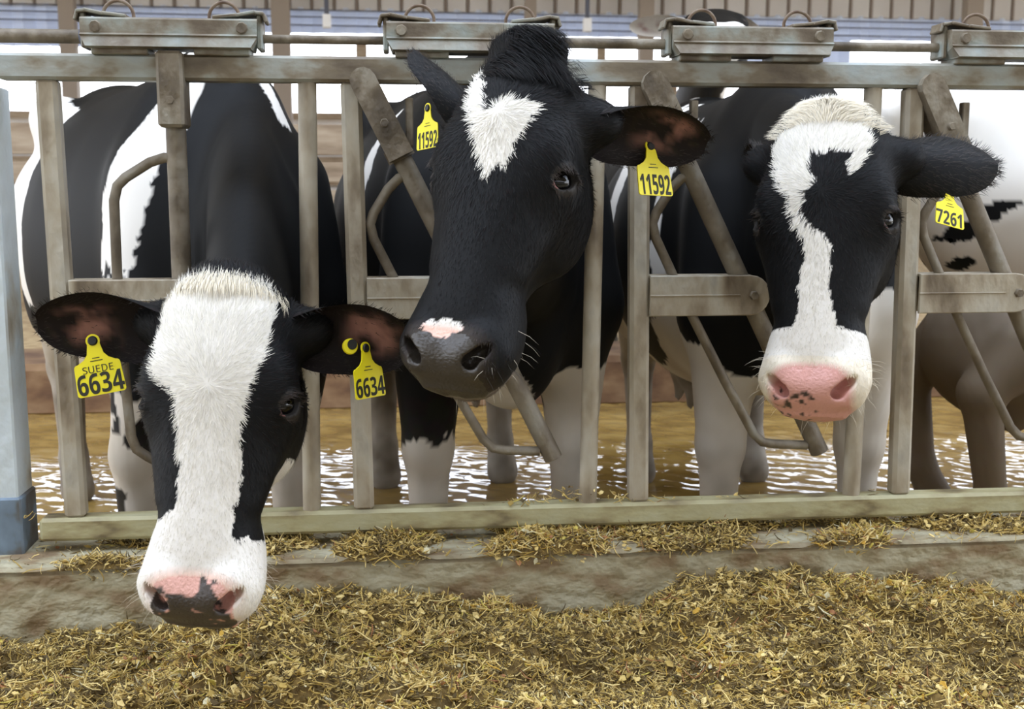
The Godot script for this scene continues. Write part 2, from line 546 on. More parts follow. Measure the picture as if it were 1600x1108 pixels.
	for c in [[-0.77, 3.3, -12.2], [2.45, 3.3, -12.2]]:
		var t := thing("hanging_box", Vector3(c[0], 0, c[2]), "", "box")
		tag(t, "small white box hanging on a dark rod, left of the dark head" if c[0] < 0.0 else "small white box hanging on a dark rod, right of the dark head", "box")
		obj("rod", MB.new().tube([Vector3(0, 4.4, 0), Vector3(0, 3.22, 0)], 0.03, 8).mesh(), M.cable_dark, t)
		obj("housing", MB.new().box(Vector3(0, 3.15, 0), Vector3(0.1, 0.16, 0.1)).mesh(), M.box_white, t)
	# rear curb of the alley, bedding and the boards of the stalls
	struct("floor", MB.new().box(Vector3(1, -0.05, -7.4), Vector3(40, 0.2, 15.0)).mesh(), M.wet_floor, "wet brown concrete alley floor behind the fence, glinting with liquid manure")
	struct("water", grid_mesh(-4.5, 6.0, -3.06, -0.14, 0.023, func(x, z): return 0.054 + 0.0046 * nz2.get_noise_2d(x * 0.22, z * 0.5) + 0.0014 * nz2.get_noise_2d(x * 0.7 + 9.0, z * 1.2)), M.wet_floor, "thin rippled film of liquid manure glinting on the alley floor")
	struct("kerb_strip", MB.new().box(Vector3(1, 0.16, -3.35), Vector3(40, 0.26, 0.6), Basis(), 0.03).mesh(), M.rear_curb_mud, "muddy brown kerb along the far edge of the wet alley")
	struct("stall_floor", MB.new().box(Vector3(1, 0.12, -8.8), Vector3(40, 0.24, 10.3)).mesh(), M.bedding_sand, "pale bedding of the stalls beyond the kerb")
	var y := 0.52
	y = 1.0
	for p in [[0.1, 0.0], [0.13, 0.03], [0.2, -0.02]]:
		var word: String = {0.1: "narrow lowest", 0.13: "middle", 0.2: "wide topmost"}[p[0]]
		var t := thing("stall_board", Vector3(1, y + p[0] * 0.5, -5.4 + p[1]), "weathered %s of the three stall boards behind the cows" % word, "board", "stall boards behind the cows")
		obj("plank", MB.new().box(Vector3.ZERO, Vector3(14, p[0], 0.05)).mesh(), M.plank_wood, t)
		y += p[0] + 0.05

# ------------------------------------------------------------------ feed
func feed_edge(x: float) -> float:      # height at which the feed meets the curb's face
	var pts := [-1.4, 0.19, -0.8, 0.187, -0.5, 0.2, -0.38, 0.235, -0.25, 0.262, -0.05, 0.258, 0.15, 0.235, 0.38, 0.195, 0.5, 0.205, 0.63, 0.268, 0.87, 0.268, 1.1, 0.243, 1.4, 0.205, 2.2, 0.2]
	for i in range(0, pts.size() - 2, 2):
		if x < pts[i + 2]:
			return lerpf(pts[i + 1], pts[i + 3], smoothstep(pts[i], pts[i + 2], x))
	return 0.2

func feed_h(x: float, z: float) -> float:
	var e := feed_edge(x)
	var t := clampf((z - 0.11) / 0.9, 0, 1)
	var h := lerpf(e, 0.21 + 0.03 * sin(x * 3.0 + 1.0), smoothstep(0.0, 1.0, t))
	return h + nz.get_noise_2d(x * 0.35, z * 0.35) * 0.05 * smoothstep(0.0, 0.25, t) + nz.get_noise_2d(x * 1.3 + 9, z * 1.3) * 0.028 + nz2.get_noise_2d(x, z) * 0.006

func top_h(x: float, z: float) -> float: # litter lying on the curb, negative where bare
	var n := nz.get_noise_2d(x * 0.28 + 31.0, z * 0.5) + 0.15 * nz.get_noise_2d(x * 1.2, z * 1.2 + 4)
	var bias := 0.0
	for b in [[-0.28, 0.16, 0.5], [-0.03, 0.14, 0.5], [0.28, 0.09, 0.9], [0.36, 0.1, 0.7], [0.66, 0.2, 0.6], [1.0, 0.16, 0.55], [1.3, 0.2, 0.35], [-0.6, 0.16, 0.25]]:
		bias = maxf(bias, b[2] * exp(-pow((x - b[0]) / b[1], 2)))
	return -0.012 + 0.05 * bias + 0.035 * n

func grid_mesh(x0: float, x1: float, z0: float, z1: float, step: float, h: Callable) -> ArrayMesh:
	var nx := int((x1 - x0) / step); var nzz := int((z1 - z0) / step)
	var v := PackedVector3Array(); var f := PackedInt32Array()
	for j in nzz + 1:
		for i in nx + 1:
			var x := x0 + (x1 - x0) * i / nx
			var z := z0 + (z1 - z0) * j / nzz
			v.append(Vector3(x, h.call(x, z), z))
	for j in nzz:
		for i in nx:
			var a := j * (nx + 1) + i
			f.append_array([a, a + 1, a + nx + 2, a, a + nx + 2, a + nx + 1])
	var n := PackedVector3Array(); n.resize(v.size())
	for t in range(0, f.size(), 3):
		var g := (v[f[t + 2]] - v[f[t]]).cross(v[f[t + 1]] - v[f[t]])
		for e in 3: n[f[t + e]] += g
	for i in n.size(): n[i] = n[i].normalized()
	return arrays_mesh(v, n, f)

func chip_meshes() -> Array:
	var out := []
	for k in 5:      # irregular flakes, slightly cupped, with thickness
		var mb := MB.new()
		var n := 5 + k % 3
		var up := []; var dn := []
		for i in n:
			var a := TAU * i / n + rng.randf_range(-0.25, 0.25)
			var r := rng.randf_range(0.6, 1.0)
			var p := Vector3(cos(a) * r * 0.5, 0, sin(a) * r * (0.22 + 0.07 * k))
			p.y = p.x * p.x * rng.randf_range(-0.3, 0.5)
			up.append(p + Vector3(0, 0.04, 0)); dn.append(p - Vector3(0, 0.04, 0))
		for i in range(1, n - 1):
			mb.tri(up[0], up[i], up[i + 1]); mb.tri(dn[0], dn[i + 1], dn[i])
		for i in n:
			var j := (i + 1) % n
			mb.quad(up[i], dn[i], dn[j], up[j])
		out.append(mb.mesh())
	for k in 4:      # bent fibres
		var p := []
		var d := Vector3(1, 0, 0)
		var q := Vector3(-0.5, 0, 0)
		for i in 4:
			p.append(q)
			q += d * 0.333
			d = d.rotated(Vector3.UP, rng.randf_range(-0.5, 0.5)).rotated(Vector3(0, 0, 1), rng.randf_range(-0.4, 0.4))
		out.append(MB.new().tube(p, [0.02, 0.035, 0.03, 0.012], 4, false).mesh())
	return out

func chips(called: String, spots: Array, parent: Node3D):   # spots: [kind, transform, colour]
	var shapes := chip_meshes()
	for k in shapes.size():
		var mine := spots.filter(func(s): return s[0] == k)
		if mine.is_empty(): continue
		var mm := MultiMesh.new()
		mm.transform_format = MultiMesh.TRANSFORM_3D
		mm.use_colors = true
		mm.mesh = shapes[k]
		mm.instance_count = mine.size()
		for i in mine.size():
			mm.set_instance_transform(i, mine[i][1]); mm.set_instance_color(i, mine[i][2])
		var o := MultiMeshInstance3D.new()
		o.name = "chopped_flakes" if k < 5 else "chopped_fibres"
		o.multimesh = mm
		o.material_override = M.chip
		o.set_meta("kind", "stuff")
		parent.add_child(o, true)

func chip_spot(p: Vector3, s: float, out: Array):
	var fibre := rng.randf() < 0.62
	var kind := rng.randi_range(5, 8) if fibre else rng.randi_range(0, 4)
	var len := (0.012 + 0.036 * pow(rng.randf(), 2.5)) * s if fibre else (0.005 + 0.018 * pow(rng.randf(), 3.0)) * s
	var b := Basis(Vector3.UP, rng.randf() * TAU) * Basis(Vector3(0, 0, 1), rng.randfn(0, 0.5)) * Basis(Vector3.RIGHT, rng.randfn(0, 0.7))
	var t := rng.randf()
	var patch := nz.get_noise_2d(p.x * 0.3 + 50, p.z * 0.3 + 7) * 0.25
	t = clampf(t + patch, 0, 1)
	var c: Color
	if t < 0.27: c = Color(0.10, 0.068, 0.024).lerp(Color(0.19, 0.13, 0.045), rng.randf())
	elif t < 0.60: c = Color(0.34, 0.23, 0.055).lerp(Color(0.58, 0.40, 0.105), rng.randf())
	elif t < 0.92: c = Color(0.64, 0.46, 0.14).lerp(Color(0.84, 0.66, 0.28), rng.randf())
	else: c = [Color(0.66, 0.6, 0.38), Color(0.6, 0.36, 0.05), Color(0.62, 0.5, 0.1), Color(0.36, 0.16, 0.06)][rng.randi_range(0, 3)]
	out.append([kind, Transform3D(b.scaled_local(Vector3(len, len, len)), p), c])

func ground_and_feed():
	# feed-alley floor in front, under the silage
	struct("floor_feed_alley", MB.new().box(Vector3(1, -0.05, 6.6), Vector3(40, 0.2, 13.0)).mesh(), M.concrete, "concrete floor of the feed alley")
	# curb
	var curb := MB.new()
	curb.prism(poly([-0.13, 0.0, 0.135, 0.0, 0.127, 0.318, 0.115, 0.332, -0.115, 0.336, -0.13, 0.322]), 12.0, Transform3D(Basis(Vector3(0, 0, 1), Vector3(0, 1, 0), Vector3(-1, 0, 0)), Vector3(8, 0, 0)))
	struct("curb", curb.mesh(), M.concrete, "stained concrete curb under the fence, facing the silage")
	# silage heap
	var feed := thing("silage", Vector3.ZERO, "", "")
	tag(feed, "golden brown chopped silage heaped along the front of the concrete curb", "silage", "", "stuff")
	var bed := obj("feed_bed", grid_mesh(-1.6, 2.6, 0.11, 1.6, 0.012, func(x, z): return feed_h(x, z) - 0.004), M.silage_ground, feed)
	bed.set_meta("kind", "stuff")
	var spots := []
	for i in 88000:
		var z := 0.115 + 0.85 * pow(rng.randf(), 1.1)
		var half := 0.62 + 0.2 * (1.0 - z)
		var x := 0.22 + rng.randf_range(-1.0, 1.0) * (1.35 - 0.35 * z)
		chip_spot(Vector3(x, feed_h(x, z) + rng.randf_range(-0.002, 0.007), z), 1.0, spots)
	chips("silage", spots, feed)
	# litter on the curb and the bottom rail
	var lit := thing("silage_litter", Vector3.ZERO, "", "")
	tag(lit, "clumps of silage left on top of the concrete curb under the fence", "silage", "", "stuff")
	var lb := obj("feed_bed", grid_mesh(-1.1, 1.9, -0.12, 0.13, 0.01, func(x, z): return 0.331 + minf(top_h(x, z), 0.05 + (0.13 - z) * 0.3) * smoothstep(0.135, 0.10, z) - 0.003), M.silage_ground, lit)
	lb.set_meta("kind", "stuff")
	spots = []
	for i in 30000:
		var x := rng.randf_range(-1.05, 1.75)
		var z := rng.randf_range(-0.1, 0.135)
		var t := top_h(x, z)
		if t < 0.002 and rng.randf() > 0.06: continue
		var y := 0.333 + maxf(t, 0.0) * smoothstep(0.15, 0.09, z) + rng.randf_range(-0.002, 0.006)
		if z > 0.125: y -= rng.randf() * 0.03 * clampf(t * 40.0, 0, 1)
		chip_spot(Vector3(x, y, z), 1.0, spots)
	for i in 1500:       # on the bottom rail
		var x := rng.randf_range(-0.8, 1.7)
		var n := 0.3 * exp(-pow((x - 0.36) / 0.09, 2)) + 0.14 * exp(-pow((x - 0.45) / 0.12, 2)) + maxf(0, nz.get_noise_2d(x * 0.4, 77) - 0.1) * 0.12
		if rng.randf() > n * 5: continue
		chip_spot(Vector3(x, 0.409 + rng.randf() * n * 0.09, rng.randf_range(-0.02, 0.024)), 0.9, spots)
	chips("litter", spots, lit)

# ------------------------------------------------------------------ fence
func arm_frame(k: int) -> Transform3D:
	# y up along the arm, x to the right across it; origin at the pivot
	var piv := Vector3(-0.683 + PERIOD * k + 0.243, 0.866, 0.0)
	var ang: float = 0.0 if k == 0 else 0.462
	return Transform3D(Basis(Vector3(0, 0, 1), ang), piv)

func ring_arc(c: Vector3, r: float) -> Array:
	var p := []
	for i in 15:
		var a := PI * (-0.12 + 1.24 * i / 14.0)
		p.append(c + Vector3(cos(a) * r, sin(a) * r, 0))
	return p

func fence():
	var f := thing("headlock_fence", Vector3(0, 0.335, 0), "weathered grey metal headlock fence with slanting bars that holds the cows' necks", "fence")
	var o := -f.position
	var add := func(called: String, mb: MB, m: Material, parent: Node3D = f, label := "") -> MeshInstance3D:
		var n := obj(called, mb.mesh(), m, parent, label)
		if parent == f: n.position = o
		return n
	add.call("top_rail", MB.new().box(Vector3(0.9, 1.3375, 0), Vector3(3.36, 0.052, 0.052), Basis(), 0.006), M.rail_paint)
	add.call("bottom_rail", MB.new().box(Vector3(0.93, 0.383, 0), Vector3(3.36, 0.05, 0.052), Basis(), 0.007), M.bottom_rail_paint)
	for k in 5:
		var xa := -0.683 + PERIOD * k
		add.call("post", MB.new().box(Vector3(xa, 0.86, 0), Vector3(0.043, 0.91, 0.04), Basis(Vector3(0, 0, 1), 0.012 if k else 0.012), 0.008), M.post_metal)
		var xb := -0.178 + PERIOD * k
		add.call("post", MB.new().tube([Vector3(xb + 0.006, 1.32, 0), Vector3(xb - 0.006, 0.40, 0)], 0.0195, 16), M.post_metal)
		# cross plate, a folded channel with a rounded end
		var pl := [0.02, -0.044]
		for i in 11:
			var a := -PI / 2 + PI * i / 10.0
			pl.append_array([0.243 + 0.044 * cos(a), 0.044 * sin(a)])
		pl.append_array([0.02, 0.044])
		var mb := MB.new().prism(poly(pl), 0.006, Transform3D(Basis(), Vector3(xa, 0.866, 0.021)), 0.002)
		mb.prism(poly(pl), 0.006, Transform3D(Basis(), Vector3(xa, 0.866, -0.027)), 0.0)
		mb.box(Vector3(xa + 0.12, 0.907, 0), Vector3(0.2, 0.006, 0.046), Basis(), 0.001)
		mb.box(Vector3(xa + 0.12, 0.867, 0.0275), Vector3(0.2, 0.003, 0.003), Basis(), 0.001)
		var plate: Node3D = add.call("cross_plate", mb, M.post_metal)
		add.call("bolt", MB.new().tube([Vector3(xa + 0.25, 0.866, 0.026), Vector3(xa + 0.25, 0.866, 0.036)], [0.011, 0.009], 6), M.dirty_steel, plate)
		# arm
		var T := arm_frame(k)
		var P := func(x: float, y: float, z: float) -> Vector3: return T * Vector3(x, y, z)
		var top := 0.50 if k == 0 else 0.53
		var arm: Node3D = add.call("locking_bar", MB.new().tube([P.call(0, top - 0.03, 0.0), P.call(0, 0.1, 0), P.call(0, -0.40, 0)], 0.0205, 18), M.dirty_steel)
		var sl := MB.new()
		if k == 0:
			sl.box(P.call(0, 0.427, 0.01), Vector3(0.052, 0.15, 0.085), T.basis, 0.006)
		else:
			var spoly := [0.027, 0.33, 0.027, 0.5]
			for i in 7:
				var a := PI * i / 6.0
				spoly.append_array([0.027 * cos(a), 0.5 + 0.027 * sin(a)])
			spoly.append_array([-0.027, 0.33])
			sl.prism(poly(spoly), 0.075, Transform3D(T.basis, T * Vector3(0, 0, -0.028)), 0.004)
			sl.tube([P.call(0, 0.325, 0), P.call(0, 0.352, 0)], [0.03, 0.03], 16)
		add.call("sleeve", sl, M.dirty_steel, arm)
		add.call("bolt", MB.new().tube([P.call(0, 0.405, 0.045), P.call(0, 0.405, 0.057)], [0.010, 0.008], 6), M.dirty_steel, arm)
		if k > 0:
			add.call("stop_peg", MB.new().box(P.call(0.022, 0.365, 0) + Vector3(0.014, 0.03, 0), Vector3(0.016, 0.1, 0.02), Basis(), 0.002), M.dirty_steel, arm)
		var rod := []
		var way := [Vector2(0.0, 0.29), Vector2(-0.025, 0.293), Vector2(-0.055, 0.283), Vector2(-0.105, 0.252), Vector2(-0.122, 0.235), Vector2(-0.13, 0.205), Vector2(-0.131, 0.05), Vector2(-0.126, -0.15), Vector2(-0.118, -0.29), Vector2(-0.108, -0.318), Vector2(-0.085, -0.335), Vector2(-0.02, -0.372)]
		for w in way: rod.append(P.call(w.x, w.y, 0.0))
		add.call("bent_rod", MB.new().tube(rod, 0.0105, 12), M.dirty_steel, arm)
	# latch boxes above the top rail
	for k in 4:
		latch_box(f, Vector3([-0.4375, 0.164, 0.757, 1.362][k], 1.370, 0.0), k)
	var rods := [[-1.1, -0.60, 0.014], [-0.27, 0.0, 0.009], [0.33, 0.6, 0.011], [0.92, 1.2, 0.010], [1.53, 2.2, 0.01]]
	for r in rods:
		var n: Node3D = add.call("operating_rod", MB.new().tube([Vector3(r[0], 1.399, -0.005), Vector3(r[1], 1.399, -0.005)], r[2], 14), M.dirty_steel)
		if r[0] < -1:
			add.call("collar", MB.new().tube([Vector3(r[1] - 0.022, 1.399, -0.005), Vector3(r[1] - 0.012, 1.399, -0.005), Vector3(r[1] - 0.004, 1.399, -0.005)], [0.015, 0.024, 0.027], 16), M.cable_dark, n)
	# the big square post that carries the left end
	var sp := thing("support_post", Vector3(-0.842, 0.33, -0.03), "pale blue square support post at the left end of the fence", "post")
	obj("shaft", MB.new().box(Vector3(0, 0.485, 0), Vector3(0.105, 0.97, 0.1), Basis(), 0.004).mesh(), M.blue_post, sp)
	obj("base_sleeve", MB.new().box(Vector3(0.003, 0.06, 0.003), Vector3(0.112, 0.13, 0.106), Basis(), 0.004).mesh(), M.base_blue, sp, "dark blue muddy base sleeve")

func latch_box(f: Node3D, at: Vector3, k: int):
	var prof := [[-0.04, 0.004], [0.050, 0.002], [0.060, 0.004], [0.050, 0.025], [0.053, 0.027], [0.047, 0.031], [0.046, 0.058], [0.041, 0.062], [-0.04, 0.064]]
	var W := 0.172
	var mb := MB.new()
	var ring := func(x: float, inset: float) -> Array:
		var r := []
		for p in prof:
			r.append(Vector3(x - signf(x) * inset * (1.0 if p[1] < 0.02 else 0.0), p[1], p[0]))
		return r
	var A: Array = ring.call(-W, 0.012)
	var B: Array = ring.call(W, 0.012)
	var n := prof.size()
	for i in n:
		var j := (i + 1) % n
		var outn := Vector3(0, prof[i][1] + prof[j][1] - 0.08, prof[i][0] + prof[j][0])
		var e: Vector3 = A[j] - A[i]
		var nn := Vector3(1, 0, 0).cross(e)
		if nn.dot(outn) < 0: nn = -nn
		mb.face([A[i], B[i], B[j]], nn); mb.face([A[i], B[j], A[j]], nn)
	for i in range(1, n - 1):
		mb.face([A[0], A[i], A[i + 1]], Vector3.LEFT); mb.face([B[0], B[i], B[i + 1]], Vector3.RIGHT)
	for fx in [-0.1, 0.1]:
		mb.box(Vector3(fx, -0.002, 0.0), Vector3(0.11, 0.014, 0.075), Basis(), 0.002)
	var box := obj("latch_box", mb.mesh(), M.box_steel, f)
	box.position = at - f.position
	for s in [-1, 1]:
		# flared ears of the saddle over each end
		var fl := MB.new()
		var pts := [Vector2(0.085, 0.065), Vector2(0.13, 0.070), Vector2(0.165, 0.077), Vector2(0.182, 0.075), Vector2(0.187, 0.060)]
		for i in pts.size() - 1:
			var a: Vector2 = pts[i]; var b: Vector2 = pts[i + 1]
			var mid := (a + b) * 0.5
			fl.box(Vector3(mid.x * s, mid.y, 0.0), Vector3((b - a).length() + 0.004, 0.007, 0.085 - 0.012 * i), Basis(Vector3(0, 0, 1), atan2(b.y - a.y, (b.x - a.x)) * s), 0.002)
		fl.box(Vector3(0.173 * s, 0.04, -0.012), Vector3(0.012, 0.07, 0.06), Basis(), 0.003)
		obj("flared_end", fl.mesh(), M.box_steel, box)
		obj("bolt", MB.new().tube([Vector3(0.142 * s, 0.043, 0.045), Vector3(0.142 * s, 0.043, 0.053)], [0.013, 0.010], 8).mesh(), M.dirty_steel, box)
		obj("wire_ring", MB.new().tube(ring_arc(Vector3(0.104 * s, 0.068, 0.012), 0.030), 0.0036, 8, true).mesh(), M.rust_wire, box)

# ------------------------------------------------------------------ cows
const HEAD := [[-0.03, 0.05, -0.035, -0.12], [0.0, 0.078, -0.006, -0.17], [0.05, 0.096, 0.007, -0.20], [0.12, 0.104, 0.011, -0.225], [0.20, 0.098, 0.006, -0.24], [0.28, 0.080, 0.0, -0.225], [0.36, 0.066, -0.005, -0.18], [0.43, 0.071, -0.010, -0.152], [0.48, 0.078, -0.018, -0.145], [0.52, 0.073, -0.036, -0.135], [0.55, 0.050, -0.066, -0.112]]
const TORSO := [[0.0, 0.13, 1.12, 0.64], [0.12, 0.21, 1.27, 0.56], [0.3, 0.27, 1.36, 0.52], [0.55, 0.33, 1.35, 0.47], [0.85, 0.385, 1.34, 0.44], [1.12, 0.375, 1.36, 0.47], [1.32, 0.31, 1.385, 0.6], [1.48, 0.24, 1.37, 0.74], [1.62, 0.13, 1.31, 0.9]]

func head_prims(H: Transform3D, hk: float, tuft := false) -> Array:
	var out := []
	# the head's loft runs down the face: local y is the distance from the poll
	out.append(loft(HEAD, H * Transform3D(Basis(Vector3(1, 0, 0), Vector3(0, -1, 0), Vector3(0, 0, 1)), Vector3.ZERO), hk, 2.5, 0.2, 0.02))
	out.append(ellipsoid(Vector3(0, 0.010, -0.045), Vector3(0.062, 0.035, 0.05), 0.03, H))
	if tuft: out.append(ellipsoid(Vector3(0.008, 0.034, -0.022), Vector3(0.066, 0.030, 0.042), 0.02, H))
	var two := func(c: Vector3, r: Vector3, k: float, turn := Basis(), cut := false):
		for s in [-1.0, 1.0]:
			var b := turn
			if s < 0: b = Basis(Vector3(-1, 0, 0), Vector3(0, 1, 0), Vector3(0, 0, 1)) * turn
			var p := ellipsoid(Vector3(c.x * s, c.y, c.z), r, k * hk, H, b)
			p.sub = cut
			out.append(p)
	var twoc := func(a: Vector3, b: Vector3, ra: float, rb: float, k: float, cut := false):
		for s in [-1.0, 1.0]:
			var p := capsule(Vector3(a.x * s, a.y, a.z), Vector3(b.x * s, b.y, b.z), ra, rb, k * hk, H, hk)
			p.sub = cut
			out.append(p)
	two.call(Vector3(0.075, -0.178, -0.068), Vector3(0.044, 0.05, 0.047), 0.035)          # orbit
	two.call(Vector3(0.082, -0.146, -0.036), Vector3(0.022, 0.034, 0.022), 0.035)        # brow
	twoc.call(Vector3(0.086, -0.215, -0.082), Vector3(0.060, -0.345, -0.062), 0.022, 0.014, 0.045)   # cheek ridge
	two.call(Vector3(0.066, -0.205, -0.160), Vector3(0.044, 0.095, 0.075), 0.05)         # jaw muscle
	two.call(Vector3(0.106, -0.055, -0.097), Vector3(0.052, 0.043, 0.038), 0.04)          # ear base
	two.call(Vector3(0.047, -0.490, -0.056), Vector3(0.037, 0.040, 0.042), 0.03)         # nostril wing
	twoc.call(Vector3(0.074, -0.488, -0.052), Vector3(0.054, -0.523, -0.042), 0.012, 0.009, 0.02)       # wing fold
	twoc.call(Vector3(0.050, -0.474, -0.030), Vector3(0.030, -0.500, -0.027), 0.012, 0.009, 0.025)
	out.append(ellipsoid(Vector3(0, -0.502, -0.062), Vector3(0.066, 0.036, 0.044), 0.025 * hk, H))
	out.append(ellipsoid(Vector3(0, -0.515, -0.120), Vector3(0.050, 0.034, 0.032), 0.02 * hk, H))
	two.call(Vector3(0.060, -0.445, -0.085), Vector3(0.022, 0.055, 0.04), 0.04)          # upper lip
	# eye: lids round a hollow
	var n := Vector3(0.84, -0.02, 0.54).normalized()
	var t := (Vector3(-0.54, 0, 0.84) * 0.8 + Vector3(0, -0.6, 0)).normalized()
	var u := n.cross(t).normalized()
	var ec := Vector3(0.093, -0.187, -0.058)
	twoc.call(ec + n * 0.019 + t * 0.020 + u * 0.004 * 0.0, ec + n * 0.026 - u * 0.0145, 0.006, 0.0085, 0.012)
	twoc.call(ec + n * 0.026 - u * 0.0145, ec + n * 0.017 - t * 0.023, 0.0085, 0.006, 0.012)
	twoc.call(ec + n * 0.018 + t * 0.021, ec + n * 0.020 + u * 0.014, 0.005, 0.005, 0.012)
	twoc.call(ec + n * 0.020 + u * 0.014, ec + n * 0.016 - t * 0.022, 0.005, 0.005, 0.012)
	two.call(ec + n * 0.025, Vector3(0.019, 0.0235, 0.0155), 0.004, Basis(n, t, u), true)
	# nostrils, philtrum and mouth
	var na := Vector3(0.66, 0.74, -0.12).normalized()
	var nd := (Vector3(0.42, -0.30, 0.85) - na * na.dot(Vector3(0.42, -0.30, 0.85))).normalized()
	two.call(Vector3(0.054, -0.500, -0.026), Vector3(0.023, 0.0105, 0.030), 0.005, Basis(na, nd.cross(na), nd), true)
	two.call(Vector3(0.043, -0.513, -0.028), Vector3(0.012, 0.012, 0.024), 0.006, Basis(na, nd.cross(na), nd), true)
	twoc.call(Vector3(0.0, -0.560, -0.108), Vector3(0.052, -0.535, -0.108), 0.004, 0.004, 0.008, true)
	twoc.call(Vector3(0.052, -0.535, -0.108), Vector3(0.082, -0.455, -0.125), 0.004, 0.003, 0.008, true)
	return out

func body_prims(c: Dictionary) -> Array:
	var B: Transform3D = c.B            # torso: x across, y along the back, z up, in units of the cow's scale
	var sc: float = c.scale
	var H: Transform3D = c.H
	var hk: float = H.basis.x.length()
	var out := [loft(TORSO, B, sc, 2.1, -0.06, 0.05)]
	var lat := B.basis.x.normalized()
	var nx: float = c.get("neckx", 0.0)
	out.append(flat_capsule(H * Vector3(0, -0.09, -0.135), B * Vector3(nx, 0.26, c.get("crest", 1.17)), 0.092, 0.165, lat, c.get("thin", 0.60), 0.09))
	out.append(flat_capsule(H * Vector3(0, -0.14, -0.16), B * Vector3(nx, 0.12, c.get("throat", 0.88)), 0.092, 0.21 if c.id != 5 else 0.16, lat, c.get("thin", 0.60), 0.09))
	var cap := func(a: Vector3, b: Vector3, ra: float, rb: float, k := 0.05): out.append(capsule(a, b, ra, rb, k, B, sc))
	out.append(ellipsoid(Vector3(0, 0.34, 1.32), Vector3(0.07, 0.2, 0.07), 0.08, B))
	out.append(ellipsoid(Vector3(0, 0.06, 0.66), Vector3(0.11, 0.1, 0.14), 0.08, B))
	for s in [-1.0, 1.0]:
		var fx: float = c.get("spread", 0.175) * s
		cap.call(Vector3(0.17 * s, 0.22, 1.05), Vector3(0.19 * s, 0.18, 0.76), 0.10, 0.115, 0.1)
		fx += c.get("footx", 0.0)
		cap.call(Vector3(0.18 * s, 0.18, 0.76), Vector3(fx, 0.2, 0.40), 0.105, 0.062, 0.06)
		cap.call(Vector3(fx, 0.2, 0.40), Vector3(fx, 0.21, 0.14), 0.058, 0.042, 0.03)
		cap.call(Vector3(fx, 0.21, 0.14), Vector3(fx, 0.165, 0.04), 0.044, 0.055, 0.03)
		cap.call(Vector3(0.2 * s, 1.3, 0.98), Vector3(0.23 * s, 1.16, 0.66), 0.17, 0.11, 0.1)
		cap.call(Vector3(0.22 * s, 1.2, 0.7), Vector3(0.21 * s, 1.47, 0.45), 0.12, 0.062, 0.06)
		cap.call(Vector3(0.21 * s, 1.47, 0.45), Vector3(0.21 * s, 1.42, 0.14), 0.056, 0.042, 0.03)
		cap.call(Vector3(0.21 * s, 1.42, 0.14), Vector3(0.21 * s, 1.37, 0.04), 0.044, 0.056, 0.03)
		out.append(ellipsoid(Vector3(0.25 * s, 1.18, 1.26), Vector3(0.07, 0.10, 0.07), 0.08, B))
		out.append(ellipsoid(Vector3(0.11 * s, 1.57, 1.20), Vector3(0.06, 0.07, 0.07), 0.06, B))
		cap.call(Vector3(0.07 * s, 1.14, 0.4), Vector3(0.08 * s, 1.13, 0.33), 0.017, 0.012, 0.02)
		cap.call(Vector3(0.08 * s, 1.3, 0.4), Vector3(0.09 * s, 1.3, 0.33), 0.017, 0.012, 0.02)
	out.append(ellipsoid(Vector3(0, 1.22, 0.55), Vector3(0.17, 0.23, 0.18) * (1.0 if c.id != 4 else 1.35), 0.08, B))
	cap.call(Vector3(0, 1.52, 1.35), Vector3(0, 1.68, 1.22), 0.05, 0.035, 0.05)
	cap.call(Vector3(0, 1.68, 1.22), Vector3(0, 1.70, 0.62), 0.03, 0.02, 0.03)
	cap.call(Vector3(0, 1.70, 0.62), Vector3(0, 1.70, 0.38), 0.03, 0.045, 0.03)
	out.append_array(head_prims(H, hk, c.id == 2))
	return out

func ragged(v: Vector2, amp: float, q: Vector3) -> Vector2:
	return v + Vector2(nz2.get_noise_3d(q.x, q.y, q.z), nz2.get_noise_3d(q.x + 7.3, q.y, q.z)) * amp

